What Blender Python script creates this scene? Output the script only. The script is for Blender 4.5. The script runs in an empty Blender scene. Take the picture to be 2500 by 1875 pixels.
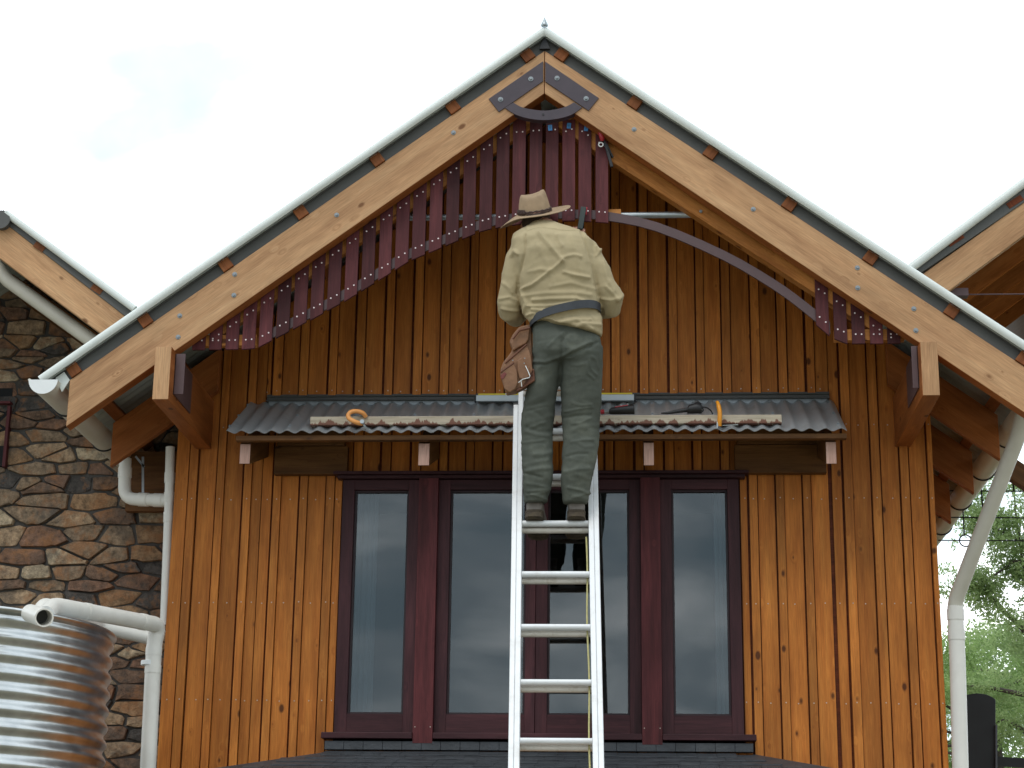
import bpy, math, random
import numpy as np
from mathutils import Vector, Matrix, noise as mn
random.seed(7); np.random.seed(7)
scene=bpy.context.scene; COL=scene.collection
# ------------------------------------------------------------------ camera
F=4590.; YAW=-0.06441; PIT=0.28582; ROL=0.01265
def _rot():
    cy,sy=math.cos(YAW),math.sin(YAW)
    fwd=np.array([sy*math.cos(PIT),cy*math.cos(PIT),math.sin(PIT)])
    right=np.array([cy,-sy,0.]); up=np.cross(right,fwd)
    c,s=math.cos(ROL),math.sin(ROL)
    return np.array([c*right+s*up,-s*right+c*up,fwd])
CM=_rot(); CP=np.array([0.454,-10.5,1.6])
cd=bpy.data.cameras.new('camera'); cam=bpy.data.objects.new('camera',cd); COL.objects.link(cam)
cd.sensor_width=36; cd.lens=F/2500*36; cd.clip_end=2000; cd.clip_start=.1
mw=Matrix.Identity(4)
for i in range(3):
    mw[i][0]=CM[0][i]; mw[i][1]=CM[1][i]; mw[i][2]=-CM[2][i]; mw[i][3]=CP[i]
cam.matrix_world=mw; scene.camera=cam
# ------------------------------------------------------------------ world and sun
SUN_EL=math.radians(52); SUN_AZ=math.radians(200)
w=bpy.data.worlds.new('World'); scene.world=w; w.use_nodes=True
nt=w.node_tree; nt.nodes.clear()
def nd(nt,t,**k):
    n=nt.nodes.new(t)
    for a,b in k.items():
        if a.startswith('i_'):
            key=a[2:]; key=int(key) if key.isdigit() else key.replace('_',' ')
            n.inputs[key].default_value=b
        else: setattr(n,a,b)
    return n
def ramp(nt,stops,inp):
    r=nd(nt,'ShaderNodeValToRGB'); e=r.color_ramp.elements
    while len(e)<len(stops): e.new(.5)
    for i,(p,c) in enumerate(stops): e[i].position=p; e[i].color=(c[0],c[1],c[2],1) if hasattr(c,'__len__') else (c,c,c,1)
    nt.links.new(inp,r.inputs[0]); return r
L=nt.links.new
out=nd(nt,'ShaderNodeOutputWorld'); bg=nd(nt,'ShaderNodeBackground'); bg.inputs[1].default_value=.1
sky=nd(nt,'ShaderNodeTexSky',sky_type='NISHITA',sun_disc=False,sun_elevation=SUN_EL,sun_rotation=SUN_AZ)
tc=nd(nt,'ShaderNodeTexCoord'); mp=nd(nt,'ShaderNodeMapping'); mp.inputs['Scale'].default_value=(1,1,2.6)
L(tc.outputs['Generated'],mp.inputs[0])
n1=nd(nt,'ShaderNodeTexNoise',i_Scale=7.5,i_Detail=5,i_Roughness=.5,i_Distortion=.4); L(mp.outputs[0],n1.inputs[0])
r1=ramp(nt,[(.36,(6.4,8.0,9.0)),(.48,(9.0,10.2,11)),(.58,(14,14.8,15.2)),(.68,(19,19.1,19.2))],n1.outputs[0])
sep=nd(nt,'ShaderNodeSeparateXYZ'); L(tc.outputs['Generated'],sep.inputs[0])
mr=nd(nt,'ShaderNodeMapRange'); L(sep.outputs[1],mr.inputs[0])
mr.inputs[1].default_value=-.6; mr.inputs[2].default_value=.7; mr.inputs[3].default_value=.82; mr.inputs[4].default_value=1.6
mul=nd(nt,'ShaderNodeVectorMath',operation='SCALE'); L(r1.outputs[0],mul.inputs[0]); L(mr.outputs[0],mul.inputs['Scale'])
n2=nd(nt,'ShaderNodeTexNoise',i_Scale=1.7,i_Detail=4); L(mp.outputs[0],n2.inputs[0])
r2=ramp(nt,[(.56,0.),(.70,.8)],n2.outputs[0])
mx=nd(nt,'ShaderNodeMixRGB'); L(r2.outputs[0],mx.inputs[0]); L(mul.outputs[0],mx.inputs[1])
sk2=nd(nt,'ShaderNodeVectorMath',operation='SCALE'); sk2.inputs['Scale'].default_value=1.0; L(sky.outputs[0],sk2.inputs[0])
ad=nd(nt,'ShaderNodeMixRGB',blend_type='ADD'); ad.inputs[0].default_value=1; L(sk2.outputs[0],ad.inputs[1]); ad.inputs[2].default_value=(8,9,9.3,1)
L(ad.outputs[0],mx.inputs[2])
# a thinner, faintly blue place in the cloud to the left
dt=nd(nt,'ShaderNodeVectorMath',operation='DOT_PRODUCT'); L(tc.outputs['Generated'],dt.inputs[0]); dt.inputs[1].default_value=(-0.24797,0.88594,0.39194)
n3=nd(nt,'ShaderNodeTexNoise',i_Scale=30,i_Detail=3); L(tc.outputs['Generated'],n3.inputs[0])
mm_=nd(nt,'ShaderNodeMapRange',interpolation_type='SMOOTHSTEP'); L(dt.outputs['Value'],mm_.inputs[0]); mm_.inputs[1].default_value=.9965; mm_.inputs[2].default_value=.99998
mk_=ramp(nt,[(.30,0.),(.75,.75)],n3.outputs[0]); ml_=nd(nt,'ShaderNodeMath',operation='MULTIPLY'); L(mm_.outputs[0],ml_.inputs[0]); L(mk_.outputs[0],ml_.inputs[1])
mx3=nd(nt,'ShaderNodeMixRGB'); L(ml_.outputs[0],mx3.inputs[0]); L(mx.outputs[0],mx3.inputs[1]); mx3.inputs[2].default_value=(7.9,9.2,9.8,1); L(mx3.outputs[0],bg.inputs[0]); L(bg.outputs[0],out.inputs[0])
sd=bpy.data.lights.new('sun','SUN'); sd.energy=.9; sd.angle=math.radians(22); sd.color=(1,.97,.92)
so=bpy.data.objects.new('sun',sd); COL.objects.link(so)
so.rotation_euler=(math.radians(90)-SUN_EL,0,math.radians(-20))
scene.view_settings.view_transform='Standard'; scene.view_settings.look='None'
scene.view_settings.exposure=0.0; scene.view_settings.gamma=1
scene.render.engine='CYCLES'
# ------------------------------------------------------------------ helpers
def ray(px,py): return CM.T@np.array([(px-1250)/F,(937.5-py)/F,1.])
def at(px,py,Y): r=ray(px,py); return Vector(CP+r*(Y-CP[1])/r[1])
def atX(px,py,X): r=ray(px,py); return Vector(CP+r*(X-CP[0])/r[0])
def pr(p): c=CM@(np.array(p)-CP); return 1250+F*c[0]/c[2],937.5-F*c[1]/c[2]
class MB:
    def __init__(s): s.v=[];s.f=[];s.m=[];s.uv=[];s.t=[]
    def face(s,ids,uv,m,t): s.f.append(ids);s.uv.append(uv);s.m.append(m);s.t.append(t)
    def beam(s,p0,p1,w,h,up=(0,0,1),m=0,t=None,d=0.0):
        """box from p0 to p1; w sideways, h along up; grain runs p0->p1"""
        p0=Vector(p0);p1=Vector(p1);a=(p1-p0);ln=a.length;a=a/ln
        up=Vector(up); sd=a.cross(up).normalized(); u=sd.cross(a).normalized()
        t=random.random() if t is None else t; o=random.random()*20; o2=random.random()*9
        b=len(s.v)
        for q in(p0,p1):
            for i,j in((-1,-1),(1,-1),(1,1),(-1,1)): s.v.append(q+sd*(w/2*i)+u*(h/2*j))
        per=[0,w,w+h,2*w+h,2*w+2*h]
        for k in range(4):
            n=(k+1)%4
            s.face([b+k,b+n,b+4+n,b+4+k][::-1],[(o,o2+per[k]),(o,o2+per[k+1]),(o+ln,o2+per[k+1]),(o+ln,o2+per[k])][::-1],m,t)
        s.face([b,b+1,b+2,b+3],[(o,o2),(o,o2+w),(o+h,o2+w),(o+h,o2)],m,t)
        s.face([b+7,b+6,b+5,b+4],[(o,o2),(o,o2+w),(o+h,o2+w),(o+h,o2)],m,t)
    def box(s,x0,x1,y0,y1,z0,z1,axis='z',m=0,t=None):
        cx,cy,cz=(x0+x1)/2,(y0+y1)/2,(z0+z1)/2
        if axis=='z': s.beam((cx,cy,z0),(cx,cy,z1),x1-x0,y1-y0,(0,1,0),m,t)
        elif axis=='x': s.beam((x0,cy,cz),(x1,cy,cz),y1-y0,z1-z0,(0,0,1),m,t)
        else: s.beam((cx,y0,cz),(cx,y1,cz),x1-x0,z1-z0,(0,0,1),m,t)
    def prism(s,pts,vec,m=0,t=None,grain=None,ms=None):
        """pts planar outline, extruded by vec"""
        t=random.random() if t is None else t; o=random.random()*20;o2=random.random()*9
        pts=[Vector(p) for p in pts]; vec=Vector(vec); n=len(pts); b=len(s.v)
        g=Vector(grain).normalized() if grain is not None else (pts[1]-pts[0]).normalized()
        c=vec.normalized().cross(g).normalized()
        nm=Vector((0,0,0))
        for i in range(n): nm+=(pts[i]).cross(pts[(i+1)%n])
        if nm.dot(vec)>0: pts=pts[::-1]
        s.v+=pts; s.v+=[p+vec for p in pts]
        U=lambda p:(o+p.dot(g),o2+p.dot(c))
        s.face(list(range(b,b+n)),[U(p) for p in pts],m,t)
        s.face([b+n+i for i in range(n)][::-1],[U(p) for p in pts][::-1],m,t)
        for i in range(n):
            j=(i+1)%n; L_=vec.length
            s.face([b+j,b+i,b+n+i,b+n+j],[(o+pts[j].dot(g),o2+pts[j].dot(c)),(o+pts[i].dot(g),o2+pts[i].dot(c)),(o+pts[i].dot(g),o2+pts[i].dot(c)+L_),(o+pts[j].dot(g),o2+pts[j].dot(c)+L_)],m if ms is None else ms,t)
    def tube(s,pts,r,n=12,cap=True,m=0,t=None):
        t=random.random() if t is None else t
        pts=[Vector(p) for p in pts]; k=len(pts)
        rr=r if hasattr(r,'__len__') else [r]*k
        b=len(s.v); prev=None; acc=0
        for i,p in enumerate(pts):
            a=(pts[min(i+1,k-1)]-pts[max(i-1,0)]).normalized()
            if prev is None:
                prev=a.cross(Vector((0,0,1)) if abs(a.z)<.9 else Vector((0,1,0))).normalized()
            prev=(prev-a*prev.dot(a)).normalized(); q=a.cross(prev)
            for j in range(n):
                th=2*math.pi*j/n; s.v.append(p+(prev*math.cos(th)+q*math.sin(th))*rr[i])
        for i in range(k-1):
            ln=(pts[i+1]-pts[i]).length
            for j in range(n):
                n2=(j+1)%n
                s.face([b+i*n+j,b+i*n+n2,b+(i+1)*n+n2,b+(i+1)*n+j],[(acc,j/n*.3),(acc,(j+1)/n*.3),(acc+ln,(j+1)/n*.3),(acc+ln,j/n*.3)],m,t)
            acc+=ln
        if cap:
            s.face([b+j for j in range(n)][::-1],[(0,0)]*n,m,t); s.face([b+(k-1)*n+j for j in range(n)],[(0,0)]*n,m,t)
    def disc(s,c,nrm,r,h,n=10,m=0,t=None):
        c=Vector(c);nrm=Vector(nrm).normalized(); s.tube([c,c+nrm*h],r,n,True,m,t)
    def ell(s,c,rx,ry,rz,nu=16,nv=10,m=0,t=.5,rot=None):
        c=Vector(c); b=len(s.v)
        R_=rot if rot is not None else Matrix.Identity(3)
        s.v.append(c+R_@Vector((0,0,-rz)))
        for i in range(1,nv):
            ph=-math.pi/2+math.pi*i/nv
            for j in range(nu):
                th=2*math.pi*j/nu
                s.v.append(c+R_@Vector((rx*math.cos(ph)*math.cos(th),ry*math.cos(ph)*math.sin(th),rz*math.sin(ph))))
        s.v.append(c+R_@Vector((0,0,rz))); e=len(s.v)-1
        for j in range(nu):
            k=(j+1)%nu
            s.face([b,b+1+k,b+1+j],[(0,0)]*3,m,t); s.face([e,b+1+(nv-2)*nu+j,b+1+(nv-2)*nu+k],[(0,0)]*3,m,t)
            for i in range(nv-2):
                s.face([b+1+i*nu+j,b+1+i*nu+k,b+1+(i+1)*nu+k,b+1+(i+1)*nu+j],[(0,0)]*4,m,t)
    def rings(s,R,m=0,t=.5,cap=True):
        n=len(R[0]); b=len(s.v)
        for r in R: s.v+= [Vector(p) for p in r]
        for i in range(len(R)-1):
            for j in range(n):
                k=(j+1)%n
                s.face([b+i*n+j,b+i*n+k,b+(i+1)*n+k,b+(i+1)*n+j],[(i*.05,j/n),(i*.05,(j+1)/n),((i+1)*.05,(j+1)/n),((i+1)*.05,j/n)],m,t)
        if cap:
            s.face([b+j for j in range(n)][::-1],[(0,0)]*n,m,t); s.face([b+(len(R)-1)*n+j for j in range(n)],[(0,0)]*n,m,t)
    def grid(s,P,m=0,t=.5,uvs=1.0,closed=False):
        """P[i][j] points"""
        b=len(s.v); nj=len(P[0])
        for r in P: s.v+=[Vector(p) for p in r]
        for i in range(len(P)-1):
            for j in range(nj-1 if not closed else nj):
                k=(j+1)%nj
                s.face([b+i*nj+j,b+i*nj+k,b+(i+1)*nj+k,b+(i+1)*nj+j],[(i*uvs,j*uvs),(i*uvs,(j+1)*uvs),((i+1)*uvs,(j+1)*uvs),((i+1)*uvs,j*uvs)],m,t)
    def mesh(s,name,mats):
        me=bpy.data.meshes.new(name); me.from_pydata([tuple(v) for v in s.v],[],s.f)
        for m in mats: me.materials.append(m)
        me.polygons.foreach_set('material_index',s.m)
        uv=me.uv_layers.new(name='UVMap'); flat=[c for f in s.uv for q in f for c in q]; uv.data.foreach_set('uv',flat)
        at_=me.attributes.new('tone','FLOAT','FACE'); at_.data.foreach_set('value',s.t)
        me.update(); return me
    def build(s,name,mats,parent=None,smooth=False,bevel=0,seg=2,angle=40):
        if not isinstance(mats,(list,tuple)): mats=[mats]
        me=s.mesh(name,mats)
        o=bpy.data.objects.new(name,me); COL.objects.link(o)
        if parent is not None: o.parent=parent
        if smooth: fsmooth(me,angle)
        if bevel:
            b=o.modifiers.new('bevel','BEVEL'); b.width=bevel; b.segments=seg; b.limit_method='ANGLE'
        return o
def fsmooth(me,angle=40):
    me.polygons.foreach_set('use_smooth',[True]*len(me.polygons))
    if angle<180:
        try: me.set_sharp_from_angle(angle=math.radians(angle))
        except Exception: pass
def tag(o,label,cat=None,group=None,kind=None):
    if label: o['label']=label
    if cat: o['category']=cat
    if group: o['group']=group
    if kind: o['kind']=kind
    return o
def empty(name,loc=(0,0,0)):
    o=bpy.data.objects.new(name,None); o.location=loc; o.empty_display_size=.1; COL.objects.link(o)
    return o
def under(o,par):      # parent keeping world place
    o.parent=par; o.matrix_parent_inverse=Matrix.Translation(-Vector(par.location)); return o
# ------------------------------------------------------------------ materials
def mat(name):
    m=bpy.data.materials.new(name); m.use_nodes=True; nt=m.node_tree
    return m,nt,nt.nodes['Principled BSDF']
def simple(name,col,rough=.5,metal=0,noise_amt=.15,scale=8,bump=0,bscale=60,spec=.5,coord='Object',dirt=None,dirtamt=.5,dscale=3):
    m,nt,p=mat(name); L=nt.links.new
    tc=nd(nt,'ShaderNodeTexCoord'); n=nd(nt,'ShaderNodeTexNoise',i_Scale=scale,i_Detail=6,i_Roughness=.6); L(tc.outputs[coord],n.inputs[0])
    c0=[max(0,c*(1-noise_amt)) for c in col]; c1=[min(1,c*(1+noise_amt)) for c in col]
    r=ramp(nt,[(.3,c0),(.7,c1)],n.outputs[0]); o=r.outputs[0]
    if dirt is not None:
        n2=nd(nt,'ShaderNodeTexNoise',i_Scale=dscale,i_Detail=8,i_Roughness=.7); L(tc.outputs[coord],n2.inputs[0])
        r2=ramp(nt,[(.5,0.),(.72,dirtamt)],n2.outputs[0]); mx=nd(nt,'ShaderNodeMixRGB'); L(r2.outputs[0],mx.inputs[0]); L(o,mx.inputs[1]); mx.inputs[2].default_value=(*dirt,1); o=mx.outputs[0]
    L(o,p.inputs['Base Color']); p.inputs['Roughness'].default_value=rough; p.inputs['Metallic'].default_value=metal
    p.inputs['Specular IOR Level'].default_value=spec
    rr=nd(nt,'ShaderNodeMapRange'); L(n.outputs[0],rr.inputs[0]); rr.inputs[3].default_value=max(0,rough-.1); rr.inputs[4].default_value=min(1,rough+.12); L(rr.outputs[0],p.inputs['Roughness'])
    if bump:
        n3=nd(nt,'ShaderNodeTexNoise',i_Scale=bscale,i_Detail=5); L(tc.outputs[coord],n3.inputs[0])
        b=nd(nt,'ShaderNodeBump'); b.inputs['Strength'].default_value=bump; b.inputs['Distance'].default_value=.01; L(n3.outputs[0],b.inputs['Height']); L(b.outputs[0],p.inputs['Normal'])
    return m
def wood(name,dark,mid,light,knot,rough=.55,knots=1.0,grain=1.0,tonevar=.5,blotch=.35,bump=.25,spec=.4,gscale=26):
    m,nt,p=mat(name); L=nt.links.new
    uv=nd(nt,'ShaderNodeUVMap'); at_=nd(nt,'ShaderNodeAttribute',attribute_name='tone')
    # wobble so the grain flows round the knots
    mk=nd(nt,'ShaderNodeMapping'); mk.inputs['Scale'].default_value=(7,12.5,1); L(uv.outputs[0],mk.inputs[0])
    vk=nd(nt,'ShaderNodeTexVoronoi',i_Scale=1.0,i_Randomness=1.0); L(mk.outputs[0],vk.inputs[0])
    mg=nd(nt,'ShaderNodeMapping'); mg.inputs['Scale'].default_value=(1.6,gscale,1); L(uv.outputs[0],mg.inputs[0])
    va=nd(nt,'ShaderNodeVectorMath',operation='ADD'); L(mg.outputs[0],va.inputs[0])
    dk=ramp(nt,[(0,1.6),(.28,0.)],vk.outputs[0]); vs=nd(nt,'ShaderNodeVectorMath',operation='MULTIPLY'); L(dk.outputs[0],vs.inputs[0]); vs.inputs[1].default_value=(0,1,0); L(vs.outputs[0],va.inputs[1])
    n=nd(nt,'ShaderNodeTexNoise',i_Scale=1.0,i_Detail=8,i_Roughness=.62,i_Distortion=.25); L(va.outputs[0],n.inputs[0])
    r=ramp(nt,[(.25,dark),(.5,mid),(.78,light)],n.outputs[0])
    # fine fibre
    mf=nd(nt,'ShaderNodeMapping'); mf.inputs['Scale'].default_value=(9,170,1); L(uv.outputs[0],mf.inputs[0])
    nf=nd(nt,'ShaderNodeTexNoise',i_Scale=1,i_Detail=3); L(mf.outputs[0],nf.inputs[0])
    hf=nd(nt,'ShaderNodeMapRange'); L(nf.outputs[0],hf.inputs[0]); hf.inputs[1].default_value=.3; hf.inputs[2].default_value=.7; hf.inputs[3].default_value=1-.16*grain; hf.inputs[4].default_value=1+.12*grain
    # blotches of stain
    mb=nd(nt,'ShaderNodeMapping'); mb.inputs['Scale'].default_value=(1.1,5,1); L(uv.outputs[0],mb.inputs[0])
    nb=nd(nt,'ShaderNodeTexNoise',i_Scale=1.3,i_Detail=5,i_Roughness=.6); L(mb.outputs[0],nb.inputs[0])
    hb=nd(nt,'ShaderNodeMapRange'); L(nb.outputs[0],hb.inputs[0]); hb.inputs[1].default_value=.3; hb.inputs[2].default_value=.7; hb.inputs[3].default_value=1-blotch; hb.inputs[4].default_value=1+blotch*.6
    ht=nd(nt,'ShaderNodeMapRange'); L(at_.outputs['Fac'],ht.inputs[0]); ht.inputs[3].default_value=1-tonevar*.5; ht.inputs[4].default_value=1+tonevar*.4
    m1=nd(nt,'ShaderNodeMath',operation='MULTIPLY'); L(hf.outputs[0],m1.inputs[0]); L(hb.outputs[0],m1.inputs[1])
    m2=nd(nt,'ShaderNodeMath',operation='MULTIPLY'); L(m1.outputs[0],m2.inputs[0]); L(ht.outputs[0],m2.inputs[1])
    sc=nd(nt,'ShaderNodeVectorMath',operation='SCALE'); L(r.outputs[0],sc.inputs[0]); L(m2.outputs[0],sc.inputs['Scale'])
    o=sc.outputs[0]
    if knots>0:
        # only some cells carry a knot
        sx=nd(nt,'ShaderNodeSeparateColor'); L(vk.outputs['Color'],sx.inputs[0])
        siz=nd(nt,'ShaderNodeMapRange'); L(sx.outputs[0],siz.inputs[0]); siz.inputs[1].default_value=1-.62*min(1,knots); siz.inputs[2].default_value=1; siz.inputs[3].default_value=0; siz.inputs[4].default_value=.15
        dd=nd(nt,'ShaderNodeMath',operation='SUBTRACT'); L(siz.outputs[0],dd.inputs[0]); L(vk.outputs[0],dd.inputs[1])
        kk=nd(nt,'ShaderNodeMapRange'); L(dd.outputs[0],kk.inputs[0]); kk.inputs[1].default_value=-.07; kk.inputs[2].default_value=.02; kk.inputs[3].default_value=0; kk.inputs[4].default_value=.85
        mx=nd(nt,'ShaderNodeMixRGB'); L(kk.outputs[0],mx.inputs[0]); L(o,mx.inputs[1]); mx.inputs[2].default_value=(*knot,1); o=mx.outputs[0]
    L(o,p.inputs['Base Color']); p.inputs['Roughness'].default_value=rough; p.inputs['Specular IOR Level'].default_value=spec
    p.inputs['Specular IOR Level'].default_value=spec*.45; b=nd(nt,'ShaderNodeBump'); b.inputs['Strength'].default_value=bump; b.inputs['Distance'].default_value=.004; L(m1.outputs[0],b.inputs['Height']); L(b.outputs[0],p.inputs['Normal'])
    return m
M={}
M['cedar']=wood('cedar_board',(.36,.105,.018),(.50,.168,.031),(.62,.235,.048),(.05,.014,.006),rough=.5,knots=.9,tonevar=.38,blotch=.26)
M['cedarbatten']=wood('cedar_batten',(.37,.110,.020),(.54,.185,.035),(.67,.260,.055),(.05,.014,.006),rough=.5,knots=.6,tonevar=.45,blotch=.35)
M['backing']=wood('dark_board_groove',(.09,.022,.008),(.16,.038,.012),(.24,.06,.018),(.02,.01,.005),knots=0)
M['oregon']=wood('rafter_timber',(.38,.20,.10),(.53,.305,.158),(.62,.385,.21),(.15,.06,.025),rough=.65,knots=.5,tonevar=.2,blotch=.20,grain=1.1,gscale=14)
M['oregon2']=wood('orange_oiled_timber',(.30,.10,.02),(.50,.20,.05),(.62,.28,.08),(.08,.02,.01),rough=.5,knots=.6,tonevar=.3,blotch=.3,gscale=16)
M['redbrown']=wood('red_brown_timber',(.22,.065,.016),(.36,.115,.03),(.48,.17,.05),(.06,.018,.008),rough=.5,knots=.5,tonevar=.3,blotch=.25,gscale=14)
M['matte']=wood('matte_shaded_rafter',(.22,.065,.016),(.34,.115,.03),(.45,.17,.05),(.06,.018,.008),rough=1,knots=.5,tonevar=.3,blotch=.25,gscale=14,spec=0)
M['purlin']=wood('purlin_end',(.15,.045,.014),(.24,.080,.026),(.31,.115,.038),(.1,.03,.01),knots=0,tonevar=.4)
M['endgrain']=wood('pink_end_grain',(.36,.21,.165),(.50,.31,.25),(.58,.38,.31),(.3,.15,.1),knots=0,tonevar=.2,blotch=.15)
M['browntimber']=wood('brown_backing_plank',(.085,.036,.012),(.15,.066,.022),(.21,.10,.035),(.05,.02,.01),knots=.5,tonevar=.2)
M['maroon']=wood('maroon_slat',(.066,.018,.021),(.100,.027,.030),(.155,.042,.045),(.04,.01,.015),rough=.5,knots=0,tonevar=.9,blotch=.3,bump=.15)
M['winframe']=wood('maroon_window_timber',(.040,.016,.019),(.062,.023,.027),(.095,.033,.037),(.04,.01,.015),rough=.45,knots=0,tonevar=.6,blotch=.35,bump=.1)
M['winwear']=wood('red_window_post',(.065,.018,.020),(.108,.027,.030),(.165,.040,.042),(.04,.01,.015),rough=.5,knots=0,tonevar=.3,blotch=.4,bump=.1)
M['gasket']=simple('dark_glazing_bead',(.018,.004,.008),.5)
M['plank']=wood('weathered_plank',(.36,.30,.22),(.52,.45,.35),(.62,.56,.45),(.2,.12,.08),knots=.3,tonevar=.1,blotch=.2)
M['purple']=simple('purple_painted_steel',(.095,.055,.058),.5,0,.12,12)
M['purpledark']=simple('dark_purple_plate',(.055,.040,.052),.38,0,.12,14)
M['galv']=simple('galvanised_steel',(.42,.46,.48),.38,.75,.18,9,0,dirt=(.25,.2,.16),dirtamt=.25)
M['bolt']=simple('galvanised_bolt',(.28,.31,.33),.5,.4,.1,30)
M['zinc']=simple('corrugated_zinc',(.42,.45,.47),.40,.4,.14,5,0,dirt=(.13,.12,.11),dirtamt=.5,dscale=5)
M['soffit']=simple('corrugated_underside',(.38,.40,.36),.6,.1,.12,7,dirt=(.2,.15,.1),dirtamt=.3)
M['cap']=simple('pale_barge_capping',(.70,.74,.71),.35,0,.05,5,dirt=(.4,.38,.33),dirtamt=.15)
M['capgrey']=simple('grey_flashing',(.085,.085,.080),.55,.0,.12,6)
M['cream']=simple('cream_gutter',(.60,.57,.49),.4,0,.06,5,dirt=(.3,.25,.18),dirtamt=.2)
M['pvc']=simple('white_pvc',(.78,.755,.70),.35,0,.04,6,dirt=(.45,.4,.32),dirtamt=.22,dscale=4)
M['white']=simple('white_plastic',(.8,.82,.82),.4,0,.03)
M['nail']=simple('nail_head',(.55,.48,.40),.4,.2,.2,40)
M['screw']=simple('pale_screw_head',(.85,.74,.74),.4,0,.1,40)
M['black']=simple('black_rubber',(.015,.015,.017),.5,0,.2,20)
M['blackmetal']=simple('black_painted_metal',(.006,.0065,.008),.55,0,.2,10)
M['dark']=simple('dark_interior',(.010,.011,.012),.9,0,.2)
M['slate']=simple('slate_tile',(.045,.050,.058),.55,0,.3,9,.3,70,dirt=(.09,.095,.1),dirtamt=.5,dscale=7)
M['alu']=simple('aluminium_ladder',(.78,.80,.82),.42,.12,.05,6,.0,60,dirt=(.42,.38,.32),dirtamt=.35,dscale=9)
M['aluw']=simple('worn_aluminium_rung',(.70,.66,.60),.45,.12,.08,10,.05,60,dirt=(.38,.30,.20),dirtamt=.5,dscale=22)
M['rope']=simple('yellow_rope',(.60,.55,.25),.8,0,.2,60,.6,300)
M['orange']=simple('orange_steel',(.85,.36,.10),.5,0,.2,14,dirt=(.5,.3,.2),dirtamt=.3)
M['orange2']=simple('orange_clamp_paint',(.85,.33,.02),.4,0,.12,20,dirt=(.3,.15,.05),dirtamt=.4,dscale=15)
M['yellow']=simple('yellow_paint',(.75,.58,.03),.4,0,.1)
M['silver']=simple('silver_level',(.50,.55,.57),.4,.3,.08)
M['red']=simple('red_plastic',(.40,.02,.03),.4,0,.1)
M['tape']=simple('blue_tape',(.07,.27,.62),.6,0,.12,60)
M['skin']=simple('skin',(.52,.27,.19),.55,0,.12,20)
M['hair']=simple('dark_hair',(.06,.035,.025),.7,0,.3,80)
M['shirt']=simple('khaki_shirt_cotton',(.43,.352,.215),.85,0,.12,7,.12,500,spec=.2)
M['trouser']=simple('grey_green_work_trousers',(.095,.104,.088),.85,0,.16,6,.15,420,spec=.2,dirt=(.19,.20,.16),dirtamt=.45,dscale=6)
M['felt']=simple('brown_felt_hat',(.40,.29,.19),.9,0,.14,12,.2,300,spec=.15,dirt=(.22,.14,.08),dirtamt=.35,dscale=9)
M['band']=simple('hat_band',(.07,.04,.035),.7,0,.3,60,.5,160)
M['beltm']=simple('black_web_belt',(.028,.032,.040),.5,0,.2,30)
M['leather']=simple('brown_leather',(.235,.115,.057),.55,0,.22,14,.25,90,dirt=(.42,.22,.12),dirtamt=.6,dscale=10)
M['leather2']=simple('dark_leather_trim',(.15,.055,.028),.55,0,.2,20)
M['boot']=simple('grey_brown_boot',(.21,.185,.165),.75,0,.2,16,.2,120,dirt=(.28,.25,.22),dirtamt=.6,dscale=14)
M['sole']=simple('boot_sole',(.070,.052,.036),.85,0,.3,40,.4,90,dirt=(.13,.10,.05),dirtamt=.6,dscale=25)
M['bark']=simple('tree_bark',(.075,.062,.052),.9,0,.3,12,.5,40)
M['ground']=simple('grass_ground',(.20,.18,.12),.95,0,.4,1.2,.4,20)
M['mortar']=simple('grey_mortar',(.075,.068,.062),.95,0,.25,12,.5,60)
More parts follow.
